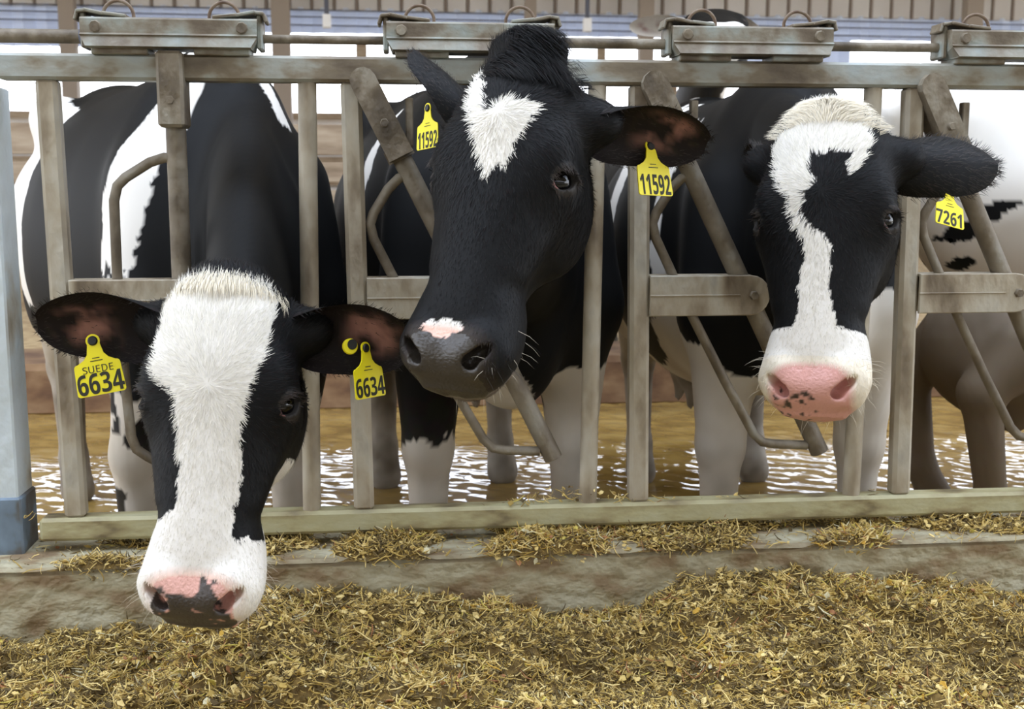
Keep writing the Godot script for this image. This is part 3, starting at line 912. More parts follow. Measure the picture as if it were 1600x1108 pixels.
# base colour of the coat at a point: hl in head units, tl in torso units
func coat_color(c: Dictionary, p: Vector3, hl: Vector3, tl: Vector3) -> Color:
	var in_head: bool = hl.y < 0.08 and hl.y > -0.62 and absf(hl.x) < 0.2 and hl.z > -0.24 + 0.3 * clampf(-0.16 - hl.y, -0.4, 0.0)
	var white := false
	var col := BLACK
	if in_head:
		var s := -hl.y
		var q := ragged(Vector2(hl.x, s), 0.007, p)
		for pg: PackedVector2Array in c.blaze:
			if Geometry2D.is_point_in_polygon(q, pg) and (hl.z > -0.13 or s > 0.4): white = true
		if c.id == 1 and s > 0.385 + (0.06 if q.x > 0.03 and hl.z > -0.09 and s < 0.41 else 0.0): white = true
		if c.id == 1 and hl.z < -0.11 and s > 0.27 and q.x > 0.0: white = true
		if c.id == 3 and s > 0.425: white = true
		if c.id == 4: white = true
		if c.id == 5: white = s > 0.46 + 0.03 * nz.get_noise_3dv(p)
		col = WHITE if white else BLACK
		if s > 0.40 and c.id <= 3:
			var pad := nose_pad(hl)
			var mott := nz2.get_noise_3d(p.x * 0.9, p.y * 0.9, p.z * 0.9)
			if c.id == 1:
				if pad > 0.0:
					var darkness := mott * 0.9 + 0.45 - 1.1 * smoothstep(0.03, 0.05, hl.x) * (1.0 if s < 0.52 else 0.3) - 0.9 * smoothstep(0.505, 0.485, s) * (1.0 if hl.x < 0.012 else 0.2)
					col = Color(0.66, 0.36, 0.29).lerp(Color(0.06, 0.05, 0.043), smoothstep(-0.11, 0.11, darkness))
				else:
					col = col.lerp(Color(0.74, 0.42, 0.30), clampf(1.0 + pad / 0.018, 0, 1) * 0.75 * (1.0 if s < 0.50 else 0.3))
			elif c.id == 2:
				col = BLACK.lerp(Color(0.042, 0.033, 0.027), clampf(1.0 + pad / 0.02, 0, 1))
				if Geometry2D.is_point_in_polygon(q, c.pink):
					col = WHITE.lerp(Color(0.74, 0.44, 0.34), smoothstep(0.458, 0.472, s))
			else:
				col = Color(0.82, 0.74, 0.60).lerp(Color(0.66, 0.34, 0.29), clampf(1.0 + pad / 0.012, 0, 1))
				if s < 0.45: col = WHITE
				if pad > 0.0: col = col.lerp(Color(0.05, 0.035, 0.03), smoothstep(0.20, 0.40, mott - 0.5 * smoothstep(-0.01, 0.03, hl.x)) * smoothstep(0.495, 0.505, s))
		if c.id == 2 and s > 0.5 and hl.z < -0.09: col = Color(0.16, 0.13, 0.11)
		# rim of the eye and its pink inner corner
		var e := Vector3(absf(hl.x), hl.y, hl.z)
		var er := e.distance_to(Vector3(0.113, -0.187, -0.045))
		if er < 0.028 and col.r < 0.1: col = Color(0.030, 0.024, 0.021)
		if e.distance_to(Vector3(0.1085, -0.2005, -0.0325)) < 0.0078: col = Color(0.34, 0.15, 0.135)
		return col
	var x := tl.x + 0.05 * nz.get_noise_3d(p.x * 0.5, p.y * 0.5, p.z * 0.5) + 0.008 * nz2.get_noise_3d(p.x, p.y, p.z)
	var u := tl.y + 0.07 * nz.get_noise_3d(p.x * 0.5 + 20, p.y * 0.5, p.z * 0.5)
	var y := tl.z + 0.05 * nz.get_noise_3d(p.x * 0.5, p.y * 0.5 + 20, p.z * 0.5) + 0.010 * nz2.get_noise_3d(p.x, p.y + 5, p.z)
	var shade_dirt := 0.0
	match c.id:
		1:
			white = (u > 0.98 and x < -0.2 and y > 0.72) or u > 1.45
			var ub := tl.y + 0.02 * nz.get_noise_3dv(p * 0.6) + 0.004 * nz2.get_noise_3dv(p)
			if x < 0.0 and y > 0.86 + 0.06 * nz2.get_noise_3d(p.x * 2.0, 3, p.z * 2.0) and ub > 0.10 + 0.12 * smoothstep(-0.12, 0.02, tl.x) and ub < 0.225 + 0.16 * smoothstep(-0.12, 0.02, tl.x): white = true
			if absf(tl.x - 0.10 - 0.3 * (1.3 - tl.z)) < 0.022 and y > 1.2 and u < 0.30 and u > 0.04: white = true
			if y < 0.60 and u > 0.3: white = true
			if y < 0.56 and u <= 0.3: white = nz.get_noise_3d(p.x * 0.6, p.y * 0.6, p.z * 0.6) > -0.12
			if y < 0.72 and x > 0.1 and u < 0.3: white = true
			if Vector2(tl.x - 0.24, tl.z - 0.6).length() < 0.09 and u < 0.35: white = false
		2:
			white = y < 0.60 - 0.1 * sin(x * 14.0) and u < 0.9 and x > -0.08
			if x <= -0.08: white = y < 0.44
			if x > 0.1 and y < 0.60: white = true
			if u > 0.9: white = y < 0.5
			if absf(u - 0.62) < 0.035 and x < -0.2 and y > 1.0: white = true
		3:
			white = y < 0.68 + 0.05 * sin(x * 20.0) and u < 0.6
			if x > 0.05 and y < 0.80: white = true
			if Vector2((tl.x + 0.13) * 0.8, tl.z - 0.70).length() < 0.10 and u < 0.4 and tl.x < 0.0: white = false
			if x > 0.07 and u > 0.25 and u < 0.42 and y > 1.0: white = true
			if x < -0.1 and u > 0.95 and u < 1.15: white = true
			if x < -0.2 and absf(u - 0.5) < 0.04: white = true
			if u > 1.3 or (u > 0.6 and y < 0.55): white = true
		4:
			white = true
			var e1 := Vector2(tl.y - 1.50, tl.z - 0.92) ; var e2 := Vector2(tl.y - 1.50, tl.z - 0.80)
			if absf(e1.x + e1.y * 0.7) < 0.025 + 0.02 * nz.get_noise_3dv(p) and absf(e1.y) < 0.06: white = false
			if e2.length() < 0.02: white = false
			if not white: return BLACK
			shade_dirt = smoothstep(1.15, 0.62, tl.z + 0.12 * nz.get_noise_3dv(p * 0.3))  # painted tan shading plus dirt, stronger towards the belly
		5:
			white = y > 1.1 and x > 0.0 and u < 0.5
	col = WHITE if white else BLACK
	if c.id <= 3 and white: col = col.lerp(Color(0.46, 0.37, 0.26), smoothstep(0.85, 0.5, tl.z) * clampf(0.5 + 0.5 * nz.get_noise_3dv(p * 0.4), 0, 1))
	var low := smoothstep(0.62, 0.28, tl.z) * 0.55
	if u > 0.9: low = smoothstep(0.75, 0.35, tl.z) * 0.9
	col = col.lerp(Color(0.10, 0.075, 0.045), maxf(low * (0.8 + 0.4 * nz.get_noise_3dv(p * 0.7)), 0.0) if u > 0.9 else low * 0.6 * maxf(0.0, 0.6 + nz.get_noise_3dv(p * 0.7)))
	if c.id == 4: col = col.lerp(Color(0.50, 0.38, 0.27), shade_dirt * 0.6).lerp(Color(0.10, 0.07, 0.04), smoothstep(0.84, 0.56, tl.z + 0.08 * nz.get_noise_3dv(p * 0.5)) * 0.92)  # white cow: underside shade painted into the coat, along with manure on the legs
	return col

func nose_pad(hl: Vector3) -> float:        # positive on the bare skin between and round the nostrils
	var s := -hl.y
	var q := pow(absf(hl.x) / 0.061, 3.0) + pow(absf(s - 0.520) / 0.049, 3.0)
	return minf((1.0 - pow(q, 0.3333)) * 0.05, hl.z + 0.108)

# an ear: a cupped leaf with thickness. base/dir/face in world space
func ear_mesh(e: Dictionary) -> Dictionary:
	var v := PackedVector3Array(); var f := PackedInt32Array(); var col := PackedColorArray(); var uvs := []
	var D: Vector3 = e.dir.normalized()
	var N: Vector3 = (e.face - D * D.dot(e.face)).normalized()
	var Wd := D.cross(N)
	var L: float = e.len
	var W: float = e.width
	var nu := 18; var nt := 30
	for side in 2:
		for i in nt + 1:
			var t := i / float(nt)
			var half := W * 0.5 * pow(maxf(1.0 - pow(absf(2.0 * pow(t, 1.15) - 1.02) / 1.02, 2.2), 0.0), 0.55) * lerpf(1.0, 0.97, t)
			half = maxf(half, W * 0.21 * (1.0 - smoothstep(0.15, 0.45, t)))
			var cup := lerpf(1.9, 0.75, smoothstep(0.0, 0.7, t))
			for j in nu + 1:
				var w := j / float(nu) * 2.0 - 1.0
				var a := w * cup
				var r := half / maxf(sin(minf(cup, PI * 0.5)), 0.3)
				var p: Vector3 = e.base + D * (L * t - 0.03 * (1.0 - t)) + Wd * (sin(a) * r) + N * ((1.0 - cos(a)) * r * 0.85 - 0.012 * sin(t * PI) + e.get("curl", 0.0) * t * t)
				if side == 1: p -= N * 0.005 * (1.0 - absf(w)) + Wd * 0.0 + N * 0.001
				v.append(p)
				uvs.append(Vector3(t, w, side))
				var c: Color = e.get("col", Color(0.009, 0.008, 0.008))
				if side == 0:
					var pink := smoothstep(0.8, 0.2, absf(w + 0.1)) * smoothstep(0.42, 0.62, t) * smoothstep(0.96, 0.78, t)
					pink *= clampf(0.35 + 1.6 * nz.get_noise_3d(p.x * 2.0, p.y * 2.0, p.z * 2.0), 0, 1)
					c = (Color(0.012, 0.0098, 0.009) if not e.has("col") else c).lerp(Color(0.30, 0.15, 0.12), pink * e.get("pink", 1.0))
				col.append(c)
	var per := (nt + 1) * (nu + 1)
	for side in 2:
		for i in nt:
			for j in nu:
				var a := side * per + i * (nu + 1) + j
				var q := [a, a + 1, a + nu + 2, a + nu + 1]
				# D to the next row, Wd to the next column: the cup's face looks along D x Wd = -N... so side 0 is turned
				if side == 0: f.append_array([q[0], q[1], q[2], q[0], q[2], q[3]])
				else: f.append_array([q[0], q[2], q[1], q[0], q[3], q[2]])
	var n := PackedVector3Array(); n.resize(v.size())
	for t in range(0, f.size(), 3):
		var g := (v[f[t + 2]] - v[f[t]]).cross(v[f[t + 1]] - v[f[t]])
		for k in 3: n[f[t + k]] += g
	for i in n.size(): n[i] = n[i].normalized()
	if n[int(nt * 0.6) * (nu + 1) + nu / 2].dot(N) < 0.0:
		for t in range(0, f.size(), 3):
			var k := f[t + 1]; f[t + 1] = f[t + 2]; f[t + 2] = k
		for i in n.size(): n[i] = -n[i]
	return {"v": v, "n": n, "f": f, "c": col, "uv": uvs, "D": D, "N": N, "W": Wd}

class Hair:
	var v := PackedVector3Array()
	var n := PackedVector3Array()
	var c := PackedColorArray()
	var f := PackedInt32Array()
	# a tapering, bending strand of two segments
	func strand(p: Vector3, dir: Vector3, bend: Vector3, len: float, w: float, nrm: Vector3, col: Color, tip := 1.0):
		var d := dir.normalized()
		var side := d.cross(nrm).normalized() * w * 0.5
		var p1 := p + d * len * 0.5
		var d2 := (d + bend).normalized()
		var p2 := p1 + d2 * len * 0.5
		var b := v.size()
		v.append_array([p - side, p + side, p1 - side * 0.8, p1 + side * 0.8, p2])
		n.append_array([nrm, nrm, nrm, nrm, nrm])
		var ct := Color(col.r * tip, col.g * tip, col.b * tip)
		c.append_array([col, col, col, col, ct])
		f.append_array([b, b + 3, b + 1, b, b + 2, b + 3, b + 2, b + 4, b + 3])

func build_cow(i: int):      # the pure computing, on a worker thread
	var c: Dictionary = herd[i]
	var prims: Array = body_prims(c)
	var B: Transform3D = c.B
	var H: Transform3D = c.H
	var Hi := H.affine_inverse()
	var Bi := B.affine_inverse()
	var hb := 0.0115
	var lo := Vector3(-0.24, -0.64, -0.34); var hi := Vector3(0.24, 0.09, 0.10)
	var m := hb * 1.6
	var fine: bool = c.fine
	var skip := func(p: Vector3) -> bool:
		if not fine: return false
		var q := Hi * p
		return q.x > lo.x + m and q.y > lo.y + m and q.z > lo.z + m and q.x < hi.x - m and q.y < hi.y - m and q.z < hi.z - m
	# body grid: the torso's box stretched to take in the head
	var G := Transform3D(B.basis.orthonormalized(), B.origin)
	var Gi := G.affine_inverse()
	var a := Vector3(-0.5, -0.12, -0.02); var b := Vector3(0.5, 1.75 * c.scale, 1.46 * c.scale)
	for x in [lo.x, hi.x]:
		for y in [lo.y, hi.y]:
			for z in [lo.z, hi.z]:
				var q := Gi * (H * Vector3(x, y, z))
				a = a.min(q); b = b.max(q)
	var cell := 0.016 if c.id == 5 else hb
	c.body = surface_nets(prims, G, a, b - a, cell, skip)
	if fine:
		c.head = surface_nets(prims, H, lo, hi - lo, 0.0037, func(_p: Vector3) -> bool: return false)
	for key in ["body", "head"]:
		if not c.has(key): continue
		var s: Dictionary = c[key]
		var cols := PackedColorArray(); cols.resize(s.v.size())
		for k in s.v.size():
			var p: Vector3 = s.v[k]
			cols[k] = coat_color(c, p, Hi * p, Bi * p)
		s.c = cols

var herd := []

func T(x: Vector3, y: Vector3, z: Vector3, at: Vector3, k: float) -> Transform3D:
	return Transform3D(Basis(x * k, y * k, z * k), at)

func torso(at: Vector3, dir: Vector3, k: float) -> Transform3D:
	var u := dir.normalized()
	return Transform3D(Basis(Vector3(-u.z, 0, u.x) * k, u * k, Vector3.UP * k), at)

func cows():
	var hk := 1.07
	herd.append({"id": 1, "fine": true, "scale": 1.0, "spread": 0.195, "H": T(Vector3(0.987, -0.042, 0.153), Vector3(0.087, 0.952, -0.295) * 0.925, Vector3(-0.133, 0.304, 0.943), Vector3(-0.28, 0.944, 0.566), hk),
		"B": torso(Vector3(-0.335, 0.05, -0.30), Vector3(-0.40, 0, -0.916), 1.0), "footx": -0.045, "neckx": 0.07, "thin": 0.54, "whorl": 0.17, "seed": 1,
		"blaze": [poly([-0.066, -0.004, -0.101, 0.0, -0.090, 0.057, -0.094, 0.108, -0.088, 0.153, -0.049, 0.187, -0.043, 0.247, -0.033, 0.307, -0.036, 0.366, -0.1, 0.41, -0.1, 0.6, 0.11, 0.6, 0.11, 0.42, 0.069, 0.407, 0.056, 0.412, 0.048, 0.389, 0.054, 0.34, 0.059, 0.295, 0.049, 0.252, 0.052, 0.216, 0.062, 0.159, 0.076, 0.116, 0.082, 0.055, 0.082, 0.014, 0.066, -0.004, 0.0, -0.010])],
		"label": "black and white cow with a lowered head and a broad white blaze, wearing two tags", "ears": [
			{"base": Vector3(-0.098, -0.052, -0.095), "dir": Vector3(-1, 0.02, 0.0), "face": Vector3(-0.1, -0.42, 0.9), "len": 0.222, "width": 0.135},
			{"base": Vector3(0.098, -0.052, -0.095), "dir": Vector3(1, -0.12, 0.12), "face": Vector3(0.25, -0.35, 0.9), "len": 0.203, "width": 0.135}]})
	herd.append({"id": 2, "fine": true, "scale": 1.0, "spread": 0.185, "H": T(Vector3(0.847, -0.046, 0.53), Vector3(0.273, 0.893, -0.358) * 0.94, Vector3(-0.456, 0.448, 0.769), Vector3(0.204, 1.304, 0.508), hk),
		"B": torso(Vector3(0.28, 0.05, -0.20), Vector3(-0.08, 0, -1), 1.0), "neckx": 0.03, "crest": 1.13, "whorl": 0.10, "seed": 2,
		"blaze": [poly([-0.070, 0.015, -0.050, 0.018, -0.018, 0.095, 0.005, 0.071, 0.024, 0.078, 0.061, 0.077, 0.055, 0.111, 0.044, 0.141, 0.037, 0.187, 0.019, 0.196, 0.009, 0.218, -0.007, 0.19, -0.026, 0.157, -0.039, 0.117, -0.058, 0.088])],
		"pink": poly([-0.039, 0.461, -0.016, 0.451, 0.015, 0.452, 0.022, 0.466, 0.001, 0.481, -0.021, 0.484, -0.036, 0.474]),
		"label": "black cow in the middle with a small ragged white patch on its forehead", "ears": [
			{"base": Vector3(-0.098, -0.052, -0.095), "dir": Vector3(-0.6, 0.66, -0.24), "face": Vector3(-0.8, -0.3, -0.5), "len": 0.165, "width": 0.11},
			{"base": Vector3(0.098, -0.052, -0.095), "dir": Vector3(1, -0.16, -0.15), "face": Vector3(0.3, -0.62, 0.75), "len": 0.225, "width": 0.125}]})
	herd.append({"id": 3, "fine": true, "scale": 0.98, "spread": 0.185, "H": T(Vector3(0.87, 0.029, 0.493), Vector3(0.143, 0.941, -0.308) * 0.94, Vector3(-0.472, 0.338, 0.814), Vector3(0.799, 1.231, 0.358), hk),
		"B": torso(Vector3(1.0, 0.05, -0.17), Vector3(0.06, 0, -1), 0.98), "neckx": -0.06, "whorl": 0.15, "seed": 3,
		"blaze": [poly([-0.061, 0.014, -0.065, -0.03, -0.007, -0.06, 0.05, -0.03, 0.074, 0.02, 0.08, 0.062, 0.063, 0.103, 0.044, 0.124, 0.04, 0.106, 0.052, 0.078, 0.016, 0.077, -0.018, 0.083, -0.02, 0.104, -0.007, 0.135, -0.025, 0.146, -0.026, 0.188, -0.018, 0.212, 0.008, 0.23, 0.024, 0.253, 0.024, 0.293, 0.028, 0.351, 0.040, 0.396, 0.11, 0.42, 0.11, 0.6, -0.11, 0.6, -0.1, 0.443, -0.043, 0.42, -0.028, 0.375, -0.026, 0.316, -0.019, 0.27, -0.024, 0.241, -0.042, 0.21, -0.05, 0.161, -0.078, 0.122, -0.089, 0.068, -0.084, 0.025])],
		"label": "black and white cow with a narrow white blaze and a pink nose", "ears": [
			{"base": Vector3(-0.098, -0.052, -0.095), "dir": Vector3(0.05, 0.05, -1.0), "face": Vector3(-0.9, -0.5, 0.0), "len": 0.19, "width": 0.09, "pink": 0.0},
			{"base": Vector3(0.098, -0.052, -0.095), "dir": Vector3(1, -0.06, 0.0), "face": Vector3(0.1, -0.45, -0.8), "len": 0.215, "width": 0.135, "pink": 0.3}]})
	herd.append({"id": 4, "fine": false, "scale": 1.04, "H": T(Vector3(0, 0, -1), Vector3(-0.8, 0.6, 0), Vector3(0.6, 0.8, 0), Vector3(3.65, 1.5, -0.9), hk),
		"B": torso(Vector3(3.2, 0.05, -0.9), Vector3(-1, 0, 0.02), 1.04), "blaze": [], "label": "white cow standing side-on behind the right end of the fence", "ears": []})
	herd.append({"id": 5, "fine": false, "scale": 1.0, "throat": 1.08, "H": T(Vector3(0.98, 0, 0.2), Vector3(0.19, 0.2, -0.96).normalized(), Vector3(0.98, 0, 0.2).cross(Vector3(0.19, 0.2, -0.96)).normalized(), Vector3(1.16, 1.74, -1.75), 1.0),
		"B": torso(Vector3(1.3, 0.09, -2.6), Vector3(0.1, 0, -1), 1.0), "blaze": [], "label": "black-crowned cow with a pale ear looking over the rail behind a latch box", "ears": [
			{"base": Vector3(-0.075, -0.01, -0.05), "dir": Vector3(-1, -0.03, 0.0), "face": Vector3(0.0, -0.5, 0.8), "len": 0.225, "width": 0.085, "col": Color(0.66, 0.6, 0.52)},
			{"base": Vector3(0.06, -0.0, -0.03), "dir": Vector3(0.8, -0.5, 0.0), "face": Vector3(0.0, -0.5, 0.8), "len": 0.16, "width": 0.085, "col": Color(0.66, 0.6, 0.52)}]})
	var task := WorkerThreadPool.add_group_task(build_cow, herd.size(), -1, true)
	WorkerThreadPool.wait_for_group_task_completion(task)
	for c in herd: finish_cow(c)
	tags()

func finish_cow(c: Dictionary):
	var H: Transform3D = c.H
	var Hi := H.affine_inverse()
	var hk: float = H.basis.x.length()
	var B: Transform3D = c.B
	var base := B * Vector3(0, 0.8, 0)
	base.y = 0.05
	var cow := thing("cow", base, c.label, "cow", "cows at the feed fence" if c.id <= 3 else "")
	# one continuous body: torso, neck, head and ears
	var v := PackedVector3Array(); var n := PackedVector3Array(); var f := PackedInt32Array(); var col := PackedColorArray()
	var skin := PackedInt32Array()
	for key in ["body", "head"]:
		if not c.has(key): continue
		var s: Dictionary = c[key]
		var o := v.size()
		v.append_array(s.v); n.append_array(s.n); col.append_array(s.c)
		for t in range(0, s.f.size(), 3):
			var bare := false
			if key == "head":
				bare = true
				for k in 3:
					if nose_pad(Hi * s.v[s.f[t + k]]) < 0.0: bare = false
			for k in 3:
				if bare: skin.append(s.f[t + k] + o)
				else: f.append(s.f[t + k] + o)
	var ears := []
	for e in c.ears:
		var q: Dictionary = e.duplicate()
		q.base = H * e.base
		var em := ear_mesh(q)
		ears.append(em)
		var o := v.size()
		v.append_array(em.v); n.append_array(em.n); col.append_array(em.c)
		for k in em.f: f.append(k + o)
	for k in v.size(): v[k] -= base
	var am := arrays_mesh(v, n, f, col)
	am.surface_set_material(0, M.coat)
	if skin.size():
		arrays_mesh(v, n, skin, col, am)
		am.surface_set_material(1, M.nose_skin)
	obj("body", am, null, cow)
	if not c.fine: 
		return
	var at := -base
	# eyes
	var ball := SphereMesh.new()
	ball.radius = 0.0238 * hk; ball.height = 0.0476 * hk; ball.radial_segments = 32; ball.rings = 16
	for s in [-1.0, 1.0]:
		var ey := obj("eye", ball, M.eye_dark, cow, "glossy dark eye")
		ey.position = H * Vector3(0.0925 * s, -0.187, -0.0583) - base
	# short coat of the head
	var r := RandomNumberGenerator.new()
	r.seed = c.seed
	var hair := Hair.new()
	var s: Dictionary = c.head
	var area := 0.000006
	for t in range(0, s.f.size(), 3):
		var p0: Vector3 = s.v[s.f[t]]; var p1: Vector3 = s.v[s.f[t + 1]]; var p2: Vector3 = s.v[s.f[t + 2]]
		var ar := (p1 - p0).cross(p2 - p0).length() * 0.5
		var hl := Hi * p0
		if hl.z < -0.2 or hl.y > 0.06: continue
		if nose_pad(hl) > -0.004: continue
		if Vector3(absf(hl.x), hl.y, hl.z).distance_to(Vector3(0.113, -0.187, -0.045)) < 0.023: continue
		var nn: Vector3 = s.n[s.f[t]]
		if nn.dot(Vector3(0, 1.09, 2.46) - p0) < -0.25 * (Vector3(0, 1.09, 2.46) - p0).length(): continue
		var cc: Color = s.c[s.f[t]]
		if cc.r > 0.1 and cc.r > 2.0 * cc.g and hl.y > -0.3: continue
		var dark := cc.r < 0.1
		var want := ar / area * (0.6 if dark else 1.0)
		var cnt := int(want) + (1 if r.randf() < want - int(want) else 0)
		for k in cnt:
			var a := r.randf(); var b := r.randf()
			if a + b > 1: a = 1 - a; b = 1 - b
			var p := p0 + (p1 - p0) * a + (p2 - p0) * b
			var q := Hi * p
			var fl := Vector3(q.x * 0.9, q.y + c.whorl, 0.0)
			if fl.length() < 0.02: fl += Vector3(0, -0.004, 0)
			fl = fl.normalized()
			if q.y < -0.3: fl = fl.lerp(Vector3(q.x * 4.0, -1, -0.3), 0.5).normalized()
			var dir := (H.basis * fl).normalized()
			dir = (dir - nn * dir.dot(nn)).normalized()
			var jit := Vector3(r.randfn(), r.randfn(), r.randfn()) * 0.16
			var lift := 0.20 + 0.25 * maxf(0, 1.0 - Vector2(q.x, q.y + c.whorl).length() / 0.06)
			var len := (0.009 + 0.006 * r.randf()) * lerpf(0.55, 1.25, smoothstep(-0.45, -0.08, q.y))
			if q.y > -0.03: len *= 1.4; lift = 0.08
			var g := r.randf_range(0.84, 1.08)
			var hc := Color(cc.r * g, cc.g * g, cc.b * g * r.randf_range(0.94, 1.0))
			if dark: hc = Color(cc.r, cc.g, cc.b) * r.randf_range(0.6, 2.2)
			hair.strand(p - nn * 0.0006, dir + nn * lift + jit, -nn * 0.22 + jit * 0.5, len, 0.0011, (nn + jit * 0.45).normalized(), hc)
	var hm := obj("coat_hair", arrays_mesh(hair.v, hair.n, hair.f, hair.c), M.hair, cow)
	hm.position = at
	hm.set_meta("kind", "stuff")
	# forelock on the poll
	var fh := Hair.new()
	for k in (3200 if c.id == 2 else 2200):
		var q := Vector3(clampf(r.randfn(0, 0.042), -0.088, 0.088), r.randf_range(-0.03, 0.035), 0)
		if c.id == 1: q.y = r.randf_range(-0.012, 0.04)
		q.z = -0.005 - 0.02 * clampf(q.y / 0.04, 0, 1) - absf(q.x) * 0.25 - (0.012 if q.y > 0.03 else 0.0)
		var p := H * q
		for it in 3:         # settle the root on the surface
			p -= (H.basis.z.normalized() * 0.7 + H.basis.y.normalized() * 0.7) * field_near(c, p) * 0.8
		var nn := (p - H * Vector3(0, -0.02, -0.09)).normalized()
		var dl := Vector3(q.x * 4.0, -0.9, 0.15)
		var len := r.randf_range(0.016, 0.034)
		var jit := 0.12
		var black: bool = c.id == 2 or (c.id == 1 and q.y > 0.006 + r.randf() * 0.012)
		if c.id == 2:
			dl = Vector3(0.9 + q.x * 4.0, -0.25 + q.y * 9.0 - q.x * 4.0, 0.35)
			len = r.randf_range(0.03, 0.055)
			jit = 0.08
		if c.id == 3:
			dl = Vector3(q.x * 9.0, 0.1 - q.y * 6.0, 0.1)
			len = r.randf_range(0.012, 0.028)
		var dir := (H.basis * dl).normalized() + nn * (0.25 if c.id != 2 else 0.15) + Vector3(r.randfn(), r.randfn(), r.randfn()) * jit
		var hc := BLACK * r.randf_range(0.8, 2.2) if black else Color(0.86, 0.78, 0.62) * r.randf_range(0.88, 1.08)
		fh.strand(p, dir, -nn * 0.5 + Vector3(0, -0.2, 0), len, 0.0012, (nn + Vector3(r.randfn(), r.randfn(), r.randfn()) * 0.12).normalized(), hc)
	var fo := obj("forelock", arrays_mesh(fh.v, fh.n, fh.f, fh.c), M.hair, cow)
	fo.position = at
	fo.set_meta("kind", "stuff")
	# whiskers on the muzzle, lashes over the eyes, fringe of the ears
	var wh := Hair.new()
	for t in range(0, s.f.size(), 3):
		var p: Vector3 = s.v[s.f[t]]
		var hl := Hi * p
		if hl.y > -0.44 or r.randf() > 0.008 or nose_pad(hl) > 0.0: continue
		if hl.z > -0.06 and absf(hl.x) < 0.055: continue
		if c.id == 2 and hl.x < -0.03: continue
		var nn: Vector3 = s.n[s.f[t]]
		var d := nn + H.basis.y.normalized() * -0.35 + Vector3(r.randfn(), r.randfn(), r.randfn()) * 0.3
		wh.strand(p, d, Vector3(0, -0.35, 0), r.randf_range(0.015, 0.045), 0.00045, (Vector3(0, 0.3, 1)), Color(0.75, 0.68, 0.55) if c.id != 2 or r.randf() < 0.4 else Color(0.05, 0.045, 0.04))
	var wo := obj("whiskers", arrays_mesh(wh.v, wh.n, wh.f, wh.c), M.hair, cow)
	wo.position = at
	wo.set_meta("kind", "stuff")
	var la := Hair.new()
	for sd in [-1.0, 1.0]:
		for k in 22:
			var w := k / 21.0
			var q := Vector3((0.102 + 0.018 * w + 0.006 * sin(w * PI)) * sd, -0.190 + 0.018 * sin(w * PI) - 0.004 + 0.010 * w, -0.028 - 0.038 * w)
			var p := H * q
			var d := H.basis * Vector3(sd * 0.9, 0.15 - 0.3 * r.randf(), 0.35 - 0.8 * w)
			la.strand(p, d, Vector3(0, 0.25, 0), 0.014, 0.0009, Vector3(0, -0.4, 0.9).normalized(), Color(0.004, 0.004, 0.004))
	var lo := obj("eyelashes", arrays_mesh(la.v, la.n, la.f, la.c), M.hair, cow)
	lo.position = at
	lo.set_meta("kind", "stuff")
	var eh := Hair.new()
	for em in ears:
		for k in 2600:
			var i := r.randi_range(0, em.v.size() - 1)
			var uv: Vector3 = em.uv[i]
			var inner: bool = uv.z < 0.5
			if inner and absf(uv.y) < 0.55 and r.randf() < 0.85: continue
			if uv.x < 0.1: continue
			var p: Vector3 = em.v[i] + Vector3(r.randfn(), r.randfn(), r.randfn()) * 0.002
			var nn: Vector3 = em.n[i]
			var d: Vector3 = em.D * 0.9 + em.W * uv.y * (0.9 if not inner else -0.2) + nn * 0.3 + Vector3(r.randfn(), r.randfn(), r.randfn()) * 0.25
			var cc := Color(0.02, 0.017, 0.015) * r.randf_range(0.7, 2.4)
			eh.strand(p, d, -nn * 0.2, r.randf_range(0.005, 0.012) * (1.7 if c.id == 3 else 1.0), 0.0009, nn, cc)
	var eo := obj("ear_fringe", arrays_mesh(eh.v, eh.n, eh.f, eh.c), M.hair, cow)
	eo.position = at
	eo.set_meta("kind", "stuff")

func field_near(c: Dictionary, p: Vector3) -> float:
	if not c.has("near"):
		c.near = head_prims(c.H, c.H.basis.x.length(), c.id == 2)
	return field(c.near, p)

# ------------------------------------------------------------------ ear tags
func arc(c: Vector2, r: float, a0: float, a1: float, n: int) -> Array:
	var out := []
	for i in n + 1:
		var a := lerpf(a0, a1, i / float(n))
		out.append_array([c.x + cos(a) * r, c.y + sin(a) * r])
	return out

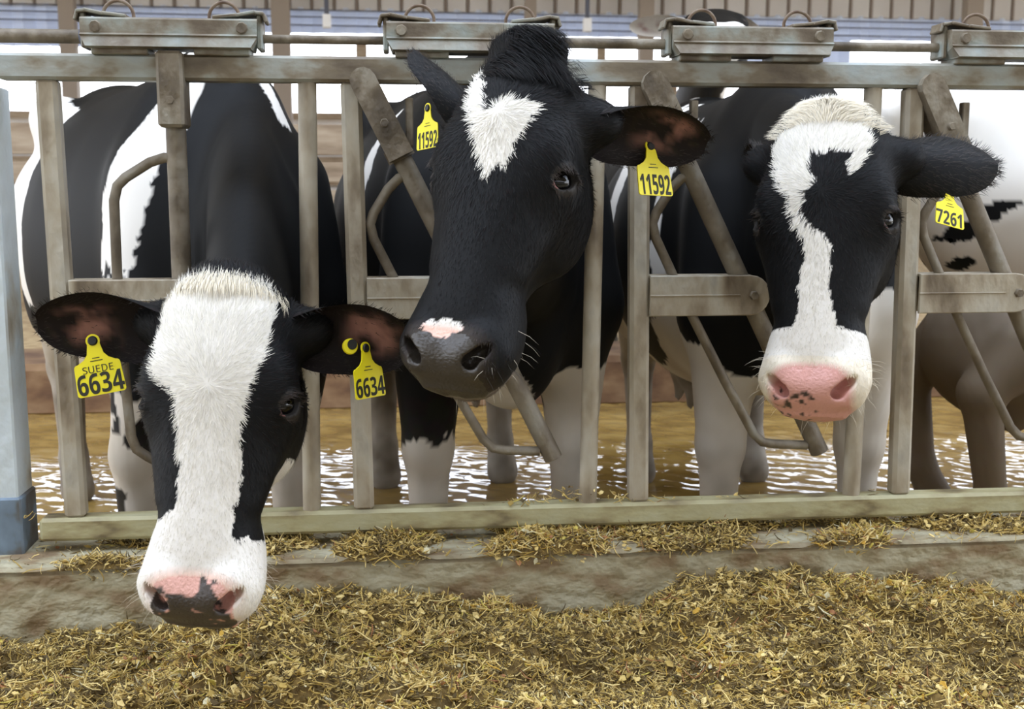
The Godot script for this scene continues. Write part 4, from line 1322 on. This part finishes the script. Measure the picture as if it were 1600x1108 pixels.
func ear_tag(at: Vector3, yaw: float, pitch: float, roll: float, number: String, word: String, label: String, k := 1.0):
	var t := thing("ear_tag", at, label, "ear tag", "yellow ear tags")
	t.rotation = Vector3(pitch, yaw, roll)
	t.scale = Vector3.ONE * k
	# outline, counter-clockwise, the hole at the origin
	var o := []
	o.append_array(arc(Vector2(0, 0), 0.0115, -0.5, PI + 0.5, 12))
	o.append_array([-0.0135, -0.022, -0.020, -0.030, -0.031, -0.036])
	o.append_array(arc(Vector2(-0.0315, -0.042), 0.006, PI * 0.5, PI, 3))
	o.append_array(arc(Vector2(-0.0345, -0.086), 0.005, PI, PI * 1.5, 3))
	o.append_array(arc(Vector2(0.0345, -0.086), 0.005, PI * 1.5, TAU, 3))
	o.append_array(arc(Vector2(0.0315, -0.042), 0.006, 0, PI * 0.5, 3))
	o.append_array([0.031, -0.036, 0.020, -0.030, 0.0135, -0.022])
	obj("panel", MB.new().prism(poly(o), 0.0022, Transform3D(), 0.0005).mesh(), M.tag_yellow, t)
	var font := SystemFont.new()
	font.font_names = PackedStringArray(["Droid Sans"])
	font.font_weight = 700
	var put := func(text: String, y: float, size: float, squeeze: float, called: String, weight: int):
		var f := font.duplicate()
		f.font_weight = weight
		var tm := TextMesh.new()
		tm.text = text; tm.font = f; tm.font_size = 48; tm.pixel_size = size / 48.0; tm.depth = 0.0008
		var n := obj(called, tm, M.tag_ink, t)
		n.position = Vector3(0, y, 0.0024)
		n.scale = Vector3(squeeze, 1, 1)
	put.call(number, -0.072, 0.047 if number.length() < 5 else 0.050, 0.74 if number.length() < 5 else 0.52, "number", 700)
	if word: put.call(word, -0.0475, 0.0165, 1.05, "word", 400)
	# the small print as fine raised lines
	var fine := MB.new()
	for l in [[-0.029, 0.012], [-0.0335, 0.02]] if word else [[-0.034, 0.014], [-0.040, 0.022]]:
		fine.box(Vector3(0, l[0], 0.0024), Vector3(l[1], 0.0014, 0.0005), Basis(), 0.0001)
	obj("small_print", fine.mesh(), M.tag_ink, t)
	obj("button", MB.new().tube([Vector3(0, 0, 0.001), Vector3(0, 0, 0.004), Vector3(0, 0, 0.0055)], [0.0082, 0.0080, 0.006], 20).mesh(), M.button_black, t)

func tags():
	ear_tag(Vector3(-0.503, 0.842, 0.485), 0.05, -0.2, 0.17, "6634", "SUEDE", "yellow ear tag with a name over the number, in the lowered cow's ear", 1.0)
	ear_tag(Vector3(-0.050, 0.830, 0.532), 0.85, -0.15, -0.02, "6634", "", "narrow-looking yellow ear tag beside the middle cow's nose", 0.92)
	ear_tag(Vector3(0.446, 1.168, 0.462), 0.5, -0.25, -0.04, "11592", "", "yellow ear tag with a five-digit number in the middle cow's ear", 0.97)
	ear_tag(Vector3(0.066, 1.238, 0.345), -0.95, -0.1, 0.1, "11592", "", "yellow ear tag half hidden behind the middle cow's upright ear", 0.8)
	ear_tag(Vector3(1.045, 1.09, 0.36), 0.25, -0.4, -0.26, "7261", "", "short yellow ear tag under the ear of the pink-nosed cow", 0.8)
	var b := thing("ear_button", Vector3(-0.075, 0.833, 0.532), "round yellow button pinned in the ear beside the middle cow's nose", "ear tag")
	b.rotation = Vector3(-0.15, 0.4, 0)
	obj("disc", MB.new().tube([Vector3(0, 0, 0), Vector3(0, 0, 0.003), Vector3(0, 0, 0.0045)], [0.0135, 0.0135, 0.012], 24).mesh(), M.tag_yellow, b)
	obj("pin", MB.new().tube([Vector3(0.003, 0.003, 0.003), Vector3(0.003, 0.003, 0.006)], [0.0095, 0.008], 20).mesh(), M.button_black, b)
